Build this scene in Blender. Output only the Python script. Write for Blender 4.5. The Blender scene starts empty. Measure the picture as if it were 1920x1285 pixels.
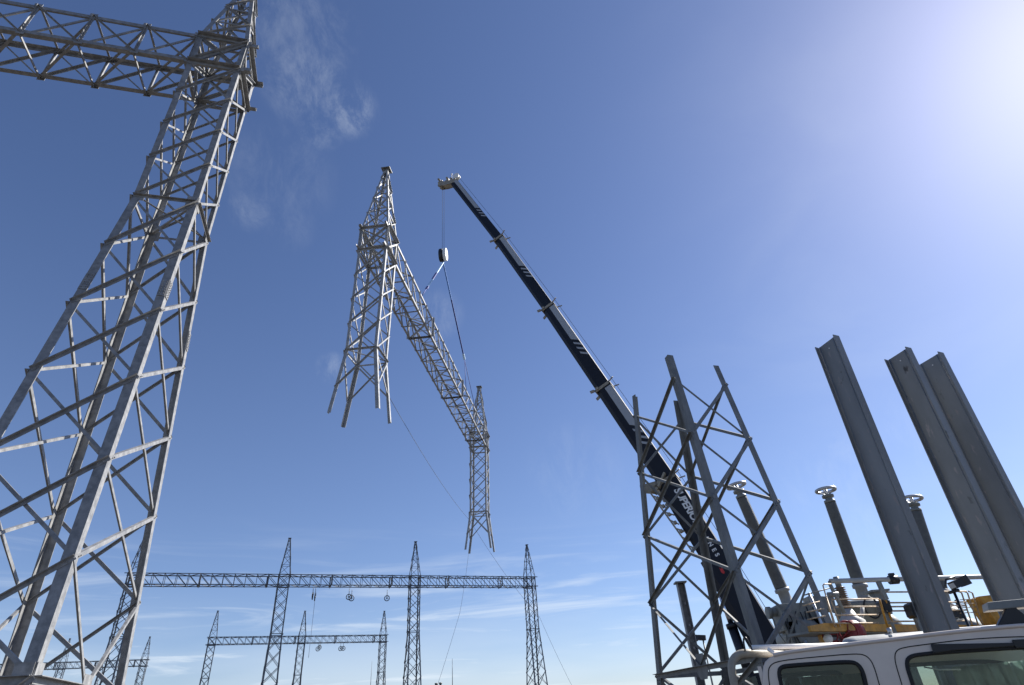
import bpy, bmesh, math, random
from mathutils import Vector as V, Matrix
random.seed(7)
R = math.radians
# ------------------------------------------------------------ camera, sky, sun
scene = bpy.context.scene
CAM = V((0, 0, 1.5))
AX = V((0.99728, 0.04006, -0.06185)); UP = V((0.07371, -0.54191, 0.83718)); FW = V((0.0, 0.83950, 0.54335))
cd = bpy.data.cameras.new('camera'); cam = bpy.data.objects.new('camera', cd)
scene.collection.objects.link(cam); scene.camera = cam
cd.sensor_width = 36.0; cd.sensor_fit = 'HORIZONTAL'; cd.lens = 1111.77 / 1920 * 36
cd.clip_start = 0.1; cd.clip_end = 20000
fw = FW.normalized(); ax = (AX - fw * AX.dot(fw)).normalized(); up = ax.cross(fw)
M = Matrix(((ax.x, up.x, -fw.x, 0), (ax.y, up.y, -fw.y, 0), (ax.z, up.z, -fw.z, 0), (0, 0, 0, 1)))
cam.matrix_world = Matrix.Translation(CAM) @ M
scene.render.resolution_x = 1024; scene.render.resolution_y = 685
scene.view_settings.view_transform = 'Standard'; scene.view_settings.look = 'None'
scene.view_settings.exposure = 0.86; scene.view_settings.gamma = 1.0
SUN_AZ, SUN_EL = R(60), R(39)
SD = V((math.sin(SUN_AZ) * math.cos(SUN_EL), math.cos(SUN_AZ) * math.cos(SUN_EL), math.sin(SUN_EL)))
def ray(px, py):
    return (ax * ((px - 960) / 1111.77) - up * ((py - 642.5) / 1111.77) + fw).normalized()
def at(px, py, y):
    v = ray(px, py); return CAM + v * (y / v.y)

w = bpy.data.worlds.new('World'); scene.world = w; w.use_nodes = True
nt = w.node_tree; nd = nt.nodes; lk = nt.links
for n in list(nd): nd.remove(n)
def N(tree, kind, **kw):
    n = tree.nodes.new(kind)
    for k, v in kw.items():
        if k in n.inputs: n.inputs[k].default_value = v
        else: setattr(n, k, v)
    return n
out = N(nt, 'ShaderNodeOutputWorld'); bg = N(nt, 'ShaderNodeBackground'); bg.inputs['Strength'].default_value = 0.057
sky = N(nt, 'ShaderNodeTexSky', sky_type='NISHITA', sun_disc=False, sun_elevation=SUN_EL, sun_rotation=SUN_AZ,
        altitude=300, air_density=1.0, dust_density=0.6, ozone_density=3.2)
tc = N(nt, 'ShaderNodeTexCoord')
lk.new(bg.outputs[0], out.inputs[0])
def math_(op, a, b=None, c=None):
    n = nt.nodes.new('ShaderNodeMath'); n.operation = op
    for i, q in enumerate((a, b, c)):
        if q is None: continue
        if isinstance(q, (int, float)): n.inputs[i].default_value = q
        else: lk.new(q, n.inputs[i])
    return n.outputs[0]
def dotd(d):
    n = nt.nodes.new('ShaderNodeVectorMath'); n.operation = 'DOT_PRODUCT'; lk.new(tc.outputs['Generated'], n.inputs[0])
    n.inputs[1].default_value = d; return n.outputs['Value']
def mr(x, a, b, lo=0, hi=1):
    n = nt.nodes.new('ShaderNodeMapRange'); n.interpolation_type = 'SMOOTHSTEP'; lk.new(x, n.inputs[0])
    n.inputs[1].default_value = a; n.inputs[2].default_value = b; n.inputs[3].default_value = lo; n.inputs[4].default_value = hi
    return n.outputs[0]
def noise(scale_vec, scale, detail, rough, dist=0.0, rot=(0, 0, 0)):
    mp = nt.nodes.new('ShaderNodeMapping'); lk.new(tc.outputs['Generated'], mp.inputs[0])
    mp.inputs['Scale'].default_value = scale_vec; mp.inputs['Rotation'].default_value = rot
    n = N(nt, 'ShaderNodeTexNoise', Scale=scale, Detail=detail, Roughness=rough, Distortion=dist); lk.new(mp.outputs[0], n.inputs['Vector'])
    return n.outputs['Fac']
# wisps of cirrus: a few patches high up at the left, and thin streaks low over the horizon
wisps = None
fine = noise((1.6, 1, .8), 12, 12, 0.74, 0.35, (R(20), 0, R(30)))
for (px, py, rad, amt) in ((575, 150, 0.08, .16), (655, 205, 0.05, .24), (600, 235, .045, .14), (560, 60, 0.10, .10), (520, 330, 0.10, .06), (470, 392, 0.04, .11), (545, 420, .05, .05),
                           (622, 690, 0.03, .16), (822, 590, 0.05, .12), (1640, 900, .16, .10), (1080, 890, .1, .06)):
    d = dotd(ray(px, py)); m = mr(d, math.cos(rad), 1.0)
    q = math_('MULTIPLY', math_('MULTIPLY', m, amt), mr(fine, 0.38, 0.72))
    wisps = q if wisps is None else math_('MAXIMUM', wisps, q)
sep = nt.nodes.new('ShaderNodeSeparateXYZ'); lk.new(tc.outputs['Generated'], sep.inputs[0])
streak = noise((2.2, 2.2, 24), 1.6, 7, 0.6, 0.7, (0, R(-2.5), 0))
low = math_('MULTIPLY', mr(sep.outputs['Z'], 0.30, 0.06), mr(sep.outputs['X'], 0.42, 0.05))
low = math_('MULTIPLY', low, mr(streak, 0.45, 0.75, 0, 0.7))
veil = math_('MULTIPLY', mr(sep.outputs['Z'], 0.22, 0.0), mr(noise((1.5, 1.5, 9), 1.2, 4, .55), 0.32, 0.72, 0, 0.42))
veil = math_('MULTIPLY', veil, mr(sep.outputs['X'], 0.42, 0.1))
thin = math_('MULTIPLY', mr(sep.outputs['X'], 0.1, 0.75), mr(noise((1, 1, 2.2), 3.0, 5, .55, .6), 0.42, 0.75, 0, 0.10))
haze_ = math_('MULTIPLY', mr(sep.outputs['Z'], 0.72, 0.25), 0.022)
cl = math_('ADD', haze_, math_('MAXIMUM', math_('MAXIMUM', wisps, low), math_('ADD', veil, thin)))
hs = nt.nodes.new('ShaderNodeVectorMath'); hs.operation = 'MULTIPLY'; lk.new(sky.outputs[0], hs.inputs[0]); hs.inputs[1].default_value = (1.04, 1.07, 1.27)
mix = nt.nodes.new('ShaderNodeMix'); mix.data_type = 'RGBA'
lk.new(cl, mix.inputs[0]); lk.new(hs.outputs[0], mix.inputs[6]); mix.inputs[7].default_value = (8.6, 9.4, 10.2, 1)
lk.new(mix.outputs[2], bg.inputs[0])

sl = bpy.data.lights.new('sun', 'SUN'); so = bpy.data.objects.new('sun', sl); scene.collection.objects.link(so)
sl.energy = 5.0; sl.angle = R(0.5); sl.color = (1.0, 0.96, 0.9)
so.rotation_euler = SD.to_track_quat('Z', 'Y').to_euler()

# ------------------------------------------------------------ materials
def mat(name, col, rough=0.5, metal=0.0, var=0.0, vscale=6.0, spec=0.5, stretch=(1, 1, 1), bump=0.0, col2=None, coat=0.0, emission=None):
    m = bpy.data.materials.new(name); m.use_nodes = True; t = m.node_tree
    b = t.nodes['Principled BSDF']
    b.inputs['Base Color'].default_value = (*col, 1); b.inputs['Roughness'].default_value = rough
    b.inputs['Metallic'].default_value = metal; b.inputs['Specular IOR Level'].default_value = spec
    b.inputs['Coat Weight'].default_value = coat
    if var or col2:
        tcn = t.nodes.new('ShaderNodeTexCoord'); mp = t.nodes.new('ShaderNodeMapping'); mp.inputs['Scale'].default_value = stretch
        oi = t.nodes.new('ShaderNodeObjectInfo'); ad = t.nodes.new('ShaderNodeVectorMath'); ad.operation = 'MULTIPLY_ADD'; t.links.new(oi.outputs['Random'], ad.inputs[0]); ad.inputs[1].default_value = (31, 17, 43); t.links.new(tcn.outputs['Object'], ad.inputs[2])
        t.links.new(ad.outputs[0], mp.inputs[0])
        n = t.nodes.new('ShaderNodeTexNoise'); n.inputs['Scale'].default_value = vscale; n.inputs['Detail'].default_value = 6; n.inputs['Roughness'].default_value = .62
        t.links.new(mp.outputs[0], n.inputs['Vector'])
        cr = t.nodes.new('ShaderNodeValToRGB'); c2 = col2 or tuple(min(1, c * (1 + var)) for c in col)
        c1 = tuple(c * (1 - var) for c in col)
        cr.color_ramp.elements[0].position = .36; cr.color_ramp.elements[0].color = (*c1, 1)
        cr.color_ramp.elements[1].position = .66; cr.color_ramp.elements[1].color = (*c2, 1)
        t.links.new(n.outputs['Fac'], cr.inputs[0]); t.links.new(cr.outputs[0], b.inputs['Base Color'])
        rr = t.nodes.new('ShaderNodeMapRange'); rr.inputs[3].default_value = max(.05, rough - .12); rr.inputs[4].default_value = min(1, rough + .14)
        t.links.new(n.outputs['Fac'], rr.inputs[0]); t.links.new(rr.outputs[0], b.inputs['Roughness'])
        if bump:
            bp = t.nodes.new('ShaderNodeBump'); bp.inputs['Strength'].default_value = bump; bp.inputs['Distance'].default_value = .02
            t.links.new(n.outputs['Fac'], bp.inputs['Height']); t.links.new(bp.outputs[0], b.inputs['Normal'])
    return m
GALV = mat('galvanised_steel', (.255, .255, .252), .42, .1, .25, 6, spec=.35)
GALV_S = mat('galvanised_steel_fresh', (.34, .345, .345), .42, .1, .22, 4, spec=.35)
GALV_D = mat('galvanised_steel_dull', (.17, .172, .162), .52, .2, .25, 4, stretch=(1, 1, .4))
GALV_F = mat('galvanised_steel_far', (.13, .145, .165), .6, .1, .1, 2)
def pile_material():
    m = mat('weathered_pile_steel', (.22, .23, .235), .6, .25, .16, 1.2, stretch=(1, 1, .35), bump=.1)
    t = m.node_tree; b = t.nodes['Principled BSDF']; src = b.inputs['Base Color'].links[0].from_socket
    tcn = t.nodes.new('ShaderNodeTexCoord'); oi = t.nodes.new('ShaderNodeObjectInfo'); ad = t.nodes.new('ShaderNodeVectorMath'); ad.operation = 'MULTIPLY_ADD'
    t.links.new(oi.outputs['Random'], ad.inputs[0]); ad.inputs[1].default_value = (31, 17, 43); t.links.new(tcn.outputs['Object'], ad.inputs[2])
    mp = t.nodes.new('ShaderNodeMapping'); mp.inputs['Scale'].default_value = (9, 9, 3.2); t.links.new(ad.outputs[0], mp.inputs[0])
    n = t.nodes.new('ShaderNodeTexNoise'); n.inputs['Scale'].default_value = 1.0; n.inputs['Detail'].default_value = 3; t.links.new(mp.outputs[0], n.inputs['Vector'])
    cr = t.nodes.new('ShaderNodeMapRange'); cr.inputs[1].default_value = .63; cr.inputs[2].default_value = .70; t.links.new(n.outputs['Fac'], cr.inputs[0])
    mx = t.nodes.new('ShaderNodeMix'); mx.data_type = 'RGBA'; t.links.new(cr.outputs[0], mx.inputs[0]); t.links.new(src, mx.inputs[6]); mx.inputs[7].default_value = (.3, .28, .27, 1)
    mp2 = t.nodes.new('ShaderNodeMapping'); mp2.inputs['Scale'].default_value = (3, 3, 1.6); mp2.inputs['Location'].default_value = (4, 2, 7); t.links.new(ad.outputs[0], mp2.inputs[0])
    n2 = t.nodes.new('ShaderNodeTexNoise'); n2.inputs['Scale'].default_value = 1.6; n2.inputs['Detail'].default_value = 5; t.links.new(mp2.outputs[0], n2.inputs['Vector'])
    c2 = t.nodes.new('ShaderNodeMapRange'); c2.inputs[1].default_value = .665; c2.inputs[2].default_value = .75; t.links.new(n2.outputs['Fac'], c2.inputs[0])
    mx2 = t.nodes.new('ShaderNodeMix'); mx2.data_type = 'RGBA'; t.links.new(c2.outputs[0], mx2.inputs[0]); t.links.new(mx.outputs[2], mx2.inputs[6]); mx2.inputs[7].default_value = (.06, .06, .06, 1)
    t.links.new(mx2.outputs[2], b.inputs['Base Color']); return m
PILE = pile_material()
NAVY = mat('navy_paint', (.010, .013, .022), .55, 0, .2, 3, spec=.3)
STRIPE = mat('grey_stripe_paint', (.36, .38, .4), .4)
CREAM = mat('cream_paint', (.31, .275, .21), .5, 0, .2, 3)
WHITE = mat('white_paint', (.8, .8, .78), .35, 0, .05, 3)
RED = mat('red_paint', (.6, .02, .02), .4, 0, .15, 4)
DRED = mat('dark_red_paint', (.22, .012, .018), .45, 0, .3, 9)
BLACK = mat('black_plastic', (.012, .012, .014), .4, 0, .2, 8)
RUBBER = mat('black_rubber', (.02, .02, .02), .75, 0, .2, 12)
CHROME = mat('chrome', (.7, .7, .72), .15, 1.0)
ALU = mat('aluminium', (.5, .51, .52), .4, .8, .1, 4)
PORC = mat('brown_grey_porcelain', (.115, .118, .112), .45, 0, .15, 7)
BRNP = mat('brown_porcelain', (.2, .14, .09), .35, 0, .2, 8)
TANKG = mat('grey_tank_paint', (.2, .21, .2), .5, .1, .2, 3)
TANKM = mat('mid_grey_tank_paint', (.27, .27, .26), .5, 0, .15, 3)
TANKL = mat('light_grey_tank_paint', (.42, .42, .4), .5, 0, .15, 3)
YEL = mat('yellow_paint', (.5, .25, .03), .5, 0, .3, 5)
RAILM = mat('worn_rail_paint', (.5, .38, .25), .5, .1, .35, 14)
CAR = mat('pale_truck_paint', (.70, .605, .52), .38, .0, .06, 3, coat=.4)
SEAM = mat('dark_seam', (.01, .01, .01), .9)
BEIGE = mat('beige_tube_paint', (.34, .30, .23), .45, 0, .15, 9)
SLING = mat('blue_webbing', (.10, .25, .62), .7, 0, .2, 20)
SLINGD = mat('dark_blue_webbing', (.01, .03, .2), .7)
SLINGW = mat('pale_blue_webbing', (.5, .68, .85), .6, 0, .1, 20)
ROPE = mat('steel_rope', (.035, .037, .042), .8, 0)
TAG = mat('tag_rope', (.12, .15, .22), .8)
SEAT = mat('seat_cloth', (.06, .065, .075), .85, 0, .3, 20)
LINER = mat('cab_lining', (.1, .1, .105), .85, 0, .1, 10)
CONC = mat('concrete', (.36, .34, .31), .9, 0, .2, 5, bump=.3)
def glass_mat(name, tint, mixf):
    m = bpy.data.materials.new(name); m.use_nodes = True; t = m.node_tree
    for n in list(t.nodes): t.nodes.remove(n)
    o = t.nodes.new('ShaderNodeOutputMaterial'); tr = t.nodes.new('ShaderNodeBsdfTransparent'); tr.inputs[0].default_value = (*tint, 1)
    gl = t.nodes.new('ShaderNodeBsdfGlossy'); gl.inputs['Roughness'].default_value = .03; gl.inputs[0].default_value = (.9, .95, 1, 1)
    fr = t.nodes.new('ShaderNodeLayerWeight'); fr.inputs['Blend'].default_value = .3
    pw = t.nodes.new('ShaderNodeMath'); pw.operation = 'POWER'; t.links.new(fr.outputs['Facing'], pw.inputs[0]); pw.inputs[1].default_value = 2.5
    mm = t.nodes.new('ShaderNodeMath'); mm.operation = 'MULTIPLY_ADD'; t.links.new(pw.outputs[0], mm.inputs[0]); mm.inputs[1].default_value = .5; mm.inputs[2].default_value = mixf
    mx = t.nodes.new('ShaderNodeMixShader'); t.links.new(mm.outputs[0], mx.inputs[0]); t.links.new(tr.outputs[0], mx.inputs[1]); t.links.new(gl.outputs[0], mx.inputs[2]); t.links.new(mx.outputs[0], o.inputs[0])
    return m
GLASS = glass_mat('tinted_glass', (.72, .78, .76), .025)
def ground_mat():
    m = mat('gravel_ground', (.085, .08, .075), .95, 0, .2, .8, spec=.1, bump=.4, col2=(.12, .11, .10)); return m
GROUND = ground_mat()

# ------------------------------------------------------------ mesh helpers
def frame_from(d, hint):
    d = d.normalized(); a = (hint - d * hint.dot(d))
    if a.length < 1e-5:
        hint = V((1, 0, 0)) if abs(d.x) < .9 else V((0, 1, 0)); a = hint - d * hint.dot(d)
    a.normalize(); return d, a, d.cross(a)
class MB:
    def __init__(s): s.bm = bmesh.new(); s.mi = 0
    def prism(s, prof, p0, p1, a, b, s1=1.0):
        # prof: closed list of (u,v) in axes a,b, extruded p0->p1
        n = len(prof); bm = s.bm
        v0 = [bm.verts.new(p0 + a * u + b * v) for u, v in prof]; v1 = [bm.verts.new(p1 + a * u * s1 + b * v * s1) for u, v in prof]
        fs = [bm.faces.new(v0[::-1]), bm.faces.new(v1)]
        for i in range(n): fs.append(bm.faces.new((v0[i], v0[(i + 1) % n], v1[(i + 1) % n], v1[i])))
        for f in fs: f.material_index = s.mi
    def angle(s, p0, p1, n1, n2, w, t=None, w2=None):
        # L section: heel on the line p0-p1, flanges along n1 and n2
        t = t or w * .12; w2 = w2 or w
        d = (p1 - p0).normalized(); a = (n1 - d * n1.dot(d)).normalized(); b = (n2 - d * n2.dot(d)); b = (b - a * b.dot(a)).normalized()
        s.prism([(0, 0), (w, 0), (w, t), (t, t), (t, w2), (0, w2)], p0, p1, a, b)
    def box(s, p0, p1, hint, wa, wb, off=(0, 0)):
        d, a, b = frame_from(p1 - p0, hint); u, v = off
        s.prism([(u - wa / 2, v - wb / 2), (u + wa / 2, v - wb / 2), (u + wa / 2, v + wb / 2), (u - wa / 2, v + wb / 2)], p0, p1, a, b)
    def block(s, c, x, y, z, sx, sy, sz, bev=0):
        # box centred at c with unit axes x,y,z
        prof = [(-sx / 2, -sy / 2), (sx / 2, -sy / 2), (sx / 2, sy / 2), (-sx / 2, sy / 2)]
        if bev: 
            bx, by = sx / 2, sy / 2
            prof = [(-bx + bev, -by), (bx - bev, -by), (bx, -by + bev), (bx, by - bev), (bx - bev, by), (-bx + bev, by), (-bx, by - bev), (-bx, -by + bev)]
        s.prism(prof, c - z * sz / 2, c + z * sz / 2, x, y)
    def cyl(s, p0, p1, r0, r1=None, n=10):
        r1 = r0 if r1 is None else r1
        d, a, b = frame_from(p1 - p0, V((0.3, .2, 1)))
        prof = [(math.cos(2 * math.pi * i / n), math.sin(2 * math.pi * i / n)) for i in range(n)]
        bm = s.bm
        v0 = [bm.verts.new(p0 + (a * u + b * v) * r0) for u, v in prof]; v1 = [bm.verts.new(p1 + (a * u + b * v) * r1) for u, v in prof]
        fs = [bm.faces.new(v0[::-1]), bm.faces.new(v1)]
        for i in range(n):
            f = bm.faces.new((v0[i], v0[(i + 1) % n], v1[(i + 1) % n], v1[i])); f.smooth = True; fs.append(f)
        for f in fs: f.material_index = s.mi
    def tube(s, pts, r, n=8, closed=False):
        bm = s.bm; rings = []; m = len(pts); a = None
        for i, p in enumerate(pts):
            if closed: d = pts[(i + 1) % m] - pts[i - 1]
            else: d = pts[min(i + 1, m - 1)] - pts[max(i - 1, 0)]
            d.normalize()
            if a is None: _, a, b = frame_from(d, V((.2, .3, 1)))
            a = (a - d * a.dot(d)).normalized(); b = d.cross(a)
            rr = r[i] if isinstance(r, (list, tuple)) else r
            rings.append([bm.verts.new(p + (a * math.cos(2 * math.pi * k / n) + b * math.sin(2 * math.pi * k / n)) * rr) for k in range(n)])
        for i in range(m if closed else m - 1):
            A, B = rings[i], rings[(i + 1) % m]
            for k in range(n):
                f = bm.faces.new((A[k], A[(k + 1) % n], B[(k + 1) % n], B[k])); f.smooth = True; f.material_index = s.mi
        if not closed:
            for f in (bm.faces.new(rings[0][::-1]), bm.faces.new(rings[-1])): f.material_index = s.mi
    def lathe(s, p0, d, prof, n=20):
        # prof list (r, h) along d from p0
        bm = s.bm; d, a, b = frame_from(d, V((1, .2, 0))); rings = []
        for r, h in prof:
            rings.append([bm.verts.new(p0 + d * h + (a * math.cos(2 * math.pi * k / n) + b * math.sin(2 * math.pi * k / n)) * max(r, 1e-4)) for k in range(n)])
        for A, B in zip(rings, rings[1:]):
            for k in range(n):
                f = bm.faces.new((A[k], A[(k + 1) % n], B[(k + 1) % n], B[k])); f.smooth = True; f.material_index = s.mi
        for f in (bm.faces.new(rings[0][::-1]), bm.faces.new(rings[-1])): f.material_index = s.mi
    def build(s, name, m, parent=None, origin=None, bevel=0):
        o0 = V((0, 0, 0))
        if parent is not None:
            q = parent
            while q is not None: o0 = o0 + q.location; q = q.parent
        elif origin is not None: o0 = origin
        for v in s.bm.verts: v.co -= o0
        bmesh.ops.recalc_face_normals(s.bm, faces=s.bm.faces)
        me = bpy.data.meshes.new(name); s.bm.to_mesh(me); s.bm.free()
        for mm in (m if isinstance(m, (list, tuple)) else [m]): me.materials.append(mm)
        o = bpy.data.objects.new(name, me); scene.collection.objects.link(o)
        if parent is not None: o.parent = parent
        elif origin is not None: o.location = origin
        if bevel:
            bv = o.modifiers.new('bevel', 'BEVEL'); bv.width = bevel; bv.segments = 2; bv.limit_method = 'ANGLE'
        return o
def tag(o, label, cat, group=None):
    o['label'] = label; o['category'] = cat
    if group: o['group'] = group
def thing(name, label, cat, loc, group=None):
    o = bpy.data.objects.new(name, None); scene.collection.objects.link(o); o.location = loc; o.empty_display_size = .5
    tag(o, label, cat, group); return o

# ------------------------------------------------------------ ground
g = MB(); n = 24
g.bm.faces.new([g.bm.verts.new(V((3000 * math.cos(2 * math.pi * i / n), 3000 * math.sin(2 * math.pi * i / n), 0))) for i in range(n)])
go = g.build('ground', GROUND); go['kind'] = 'structure'

# ------------------------------------------------------------ lattice module (all gantries share it), heights in metres from the waist
U = 0.9
LV = {-5: 9.869, -4: 7.932, -3: 5.844, -2: 3.911, -1: 1.985, 0: 0.0, 1: -2.539, 2: -5.059, 3: -7.489, 4: -9.944, 5: -12.333, 6: -14.631, 7: -17.55}
HP = 16.62; SPL = -4.21
def halfw(k, z):
    if k >= 0: return 1.0, 1.01
    return 1 - z * .0331, 1.01 - z * .1291
class Tower:
    def __init__(s, pos, rot, tilt=(0, 0), swap=False, off=0.0):
        c, q = math.cos(rot), math.sin(rot); Rz = Matrix(((c, -q, 0), (q, c, 0), (0, 0, 1)))
        tu, tv = tilt
        A = Matrix(((1, 0, 0), (0, math.cos(tu), -math.sin(tu)), (0, math.sin(tu), math.cos(tu))))
        B = Matrix(((math.cos(tv), 0, math.sin(tv)), (0, 1, 0), (-math.sin(tv), 0, math.cos(tv))))
        s.T = Rz @ A @ B; s.p = V(pos); s.swap = swap; s.off = off
        s.u = s.T @ V((1, 0, 0)); s.v = s.T @ V((0, 1, 0)); s.w = s.T @ V((0, 0, 1))
    def at(s, x, y, z): return CAM + (s.p + s.T @ V((x, y + s.off, z))) * U
    def hw(s, z):
        a, b = halfw(1 if z > 0 else -1, z); return (b, a) if s.swap else (a, b)
    def corner(s, i, z, f=1.0):
        a, b = s.hw(z); sg = ((-1, -1), (1, -1), (1, 1), (-1, 1))[i % 4]
        return s.at(sg[0] * a * f, sg[1] * b * f, z)
def face_normal(T, i): return (-T.v, T.u, T.v, -T.u)[i % 4]
def brace(mb, p0, p1, nrm, w, outer, flip=False):
    d = (p1 - p0).normalized(); inpl = nrm.cross(d)
    if inpl.z < 0: inpl = -inpl
    o = nrm * (0.012 if outer else -0.045)
    if flip == 2: mb.angle(p0 - nrm * .03, p1 - nrm * .03, -inpl, nrm, w)
    elif outer and flip: mb.angle(p0 + nrm * .018, p1 + nrm * .018, -inpl, -nrm, w)
    elif outer: mb.angle(p0 + o, p1 + o, -inpl, nrm, w)
    else: mb.angle(p0 + o, p1 + o, -inpl, -nrm, w)
def bolt_ends(mb, p0, p1, nrm, outer):
    d = (p1 - p0).normalized(); inpl = nrm.cross(d); inpl = -inpl if (inpl.z < 0) == outer else inpl
    if outer: inpl = -nrm.cross(d) if nrm.cross(d).z > 0 else nrm.cross(d)
    for e, q in ((p0, 1), (p1, -1)):
        for k in (.14, .24): c = e + d * q * k + inpl * .05; mb.cyl(c + nrm * .008, c + nrm * .04, .016, n=6)
def leg_mesh(T, i, z0, z1, w):
    mb = MB(); p0, p1 = T.corner(i, z0), T.corner(i, z1)
    n1 = (T.corner((i + 1) % 4, z0) - p0).normalized(); n2 = (T.corner((i - 1) % 4, z0) - p0).normalized()
    if z0 == z1: return mb
    mb.angle(p0, p1, n1, n2, w); return mb
def peak(T, parent, zb, wleg, wbr, m, sub=True, npan=5):
    def pc(i, z):
        f = 1 + (0.14 - 1) * (z - zb) / (HP - .12 - zb)
        sg = ((-1, -1), (1, -1), (1, 1), (-1, 1))[i % 4]; return T.at(sg[0] * f, sg[1] * f, z)
    zs = [zb]; h = HP - .12 - zb; q = .86; tot = sum(q ** k for k in range(npan)); a = 0
    for k in range(npan): a += q ** k; zs.append(zb + h * a / tot)
    mb = MB()
    for i in range(4):
        nrm = face_normal(T, i)
        for k in range(npan):
            a, b = pc(i, zs[k]), pc(i + 1, zs[k + 1])
            if k % 2: a, b = pc(i + 1, zs[k]), pc(i, zs[k + 1])
            brace(mb, a, b, nrm, wbr, True)
            a2, b2 = (pc(i, zs[k]), pc(i + 1, zs[k]))
            if k: brace(mb, a2, b2, nrm, wbr * .9, False)
            if k < 3 and sub:
                a, b = pc(i + 1, zs[k]), pc(i, zs[k + 1])
                if k % 2: a, b = pc(i, zs[k]), pc(i + 1, zs[k + 1])
                brace(mb, a, b, nrm, wbr, False)
    if not sub:
        for i in range(4):
            p0, p1 = pc(i, zb), pc(i, HP - .12); n1 = T.u if i in (0, 3) else -T.u; n2 = T.v if i in (0, 1) else -T.v
            mb.angle(p0, p1, n1, n2, wleg)
        mb.block(T.at(0, 0, HP - .06), T.u, T.v, T.w, .5, .5, .1)
    pk = mb.build('peak', m, parent)
    if sub:
        for i in range(4):
            l = MB(); p0, p1 = pc(i, zb), pc(i, HP - .12); n1 = T.u if i in (0, 3) else -T.u; n2 = T.v if i in (0, 1) else -T.v
            l.angle(p0, p1, n1, n2, wleg); l.build('peak_leg', m, pk)
        l = MB(); l.block(T.at(0, 0, HP - .1), T.u, T.v, T.w, .62, .62, .05); l.block(T.at(0, 0, HP - .22), T.u, T.v, T.w, .3, .3, .2)
        l.build('top_plate', GALV_D, pk)
    return pk
def bolts(mb, c, a, b, nrm, na, nb, sp, r=.016):
    for i in range(na):
        for j in range(nb):
            p = c + a * (i - (na - 1) / 2) * sp + b * (j - (nb - 1) / 2) * sp; mb.cyl(p - nrm * .004, p + nrm * .022, r, n=6)
def column_bracing(T, add, zs, wbr, kfaces=(1, 3), kpanel=5, bolted=False):
    # add(name, builder) ; builder gets an MB
    ks = sorted(zs)
    for k0, k1 in zip(ks, ks[1:]):
        za, zb = LV[k0], LV[k1]
        for i in range(4):
            nrm = face_normal(T, i); wb = wbr * (1.0 if k0 < 0 else 1.15)
            A0, A1, B0, B1 = T.corner(i, za), T.corner(i, zb), T.corner(i + 1, za), T.corner(i + 1, zb)
            if k0 == kpanel and i in kfaces:
                mid = (A1 + B1) / 2
                add('brace', lambda mb: brace(mb, A0, mid, nrm, wb * .75, True, i == 1)); add('brace', lambda mb: brace(mb, B0, mid, nrm, wb * .75, True, i == 1))
            else:
                add('brace', lambda mb: (brace(mb, A1, B0, nrm, wb, True, i == 1), bolted and bolt_ends(mb, A1, B0, nrm, True))); add('brace', lambda mb: brace(mb, A0, B1, nrm, wb * .8, False, 2 if i == 3 else False))

def beam(T, parent, zb, zt, x0, x1, npan, axis, wch, wbr, m, individually=False, half=1.0, stub=.5, mirror=None):
    # box truss along local axis 'x' or 'y'
    def P(t, side, z):
        return T.at(t, side * half, z) if axis == 'x' else T.at(side * half, t, z)
    dirv = T.u if axis == 'x' else T.v; lat = T.v if axis == 'x' else T.u
    ts = [x0 + (x1 - x0) * i / npan for i in range(npan + 1)]
    L = MB(); bars = []
    def put(a, b, nrm, w, outer=True):
        if individually: bars.append((a, b, nrm, w, outer))
        else: brace(L, a, b, nrm, w, outer)
    for i in range(npan):
        t0, t1 = ts[i], ts[i + 1]; fl = (mirror is not None and i >= mirror)
        for sd in (-1, 1):
            nrm = lat * sd
            put(P(t0, sd, zb), P(t0, sd, zt), nrm, wbr, True)
            a, b = (P(t0, sd, zt), P(t1, sd, zb)) if not fl else (P(t0, sd, zb), P(t1, sd, zt))
            put(a, b, nrm, wbr * 1.15, False)
            if individually: put(P(t0, sd, zb), P(t1, sd, zt), nrm, wbr * .7, True)
        for z, nn in ((zb, -T.w), (zt, T.w)):
            put(P(t0, -1, z), P(t0, 1, z), nn, wbr, True)
            a, b = (P(t0, -1, z), P(t1, 1, z)) if (i % 2 == 0 or individually) ^ fl else (P(t0, 1, z), P(t1, -1, z))
            put(a, b, nn, wbr * 1.15, False)
        if i % 6 == 5 and not individually:
            put(P(t1, -1, zb), P(t1, 1, zt), dirv, wbr * 1.5); put(P(t1, 1, zb), P(t1, -1, zt), dirv, wbr * 1.5)
            for sd in (-1, 1): put(P(t1, sd, zb), P(t1, sd, zt), lat * sd, wbr * 2.6); put(P(t1 - .1, sd, zb), P(t1 - .1, -sd, zb), -T.w, wbr * 2)
    e0 = x0 - stub if x0 < x1 else x0 + stub; e1 = x1 + stub if x0 < x1 else x1 - stub
    if not individually: o = L.build('beam', m, parent)
    else:
        # gusset strips along the nodes are the beam's own mesh; every bar is a sub-part
        for t in ts:
            for sd in (-1, 1):
                for z in (zb, zt): L.block(P(t, sd, z) + lat * sd * .012, dirv, T.w, lat, .26, .2, .012)
        o = L.build('beam', m, parent)
        for (a, b, nrm, w_, outer) in bars:
            mb = MB(); brace(mb, a, b, nrm, w_, outer); mb.build('lacing_bar', m, o)
    for sd in (-1, 1):
        for z, zz in ((zb, 1), (zt, -1)):
            c = MB(); c.angle(P(e0, sd, z), P(e1, sd, z), -lat * sd, T.w * zz, wch); c.build('chord', m, o)
    return o

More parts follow.
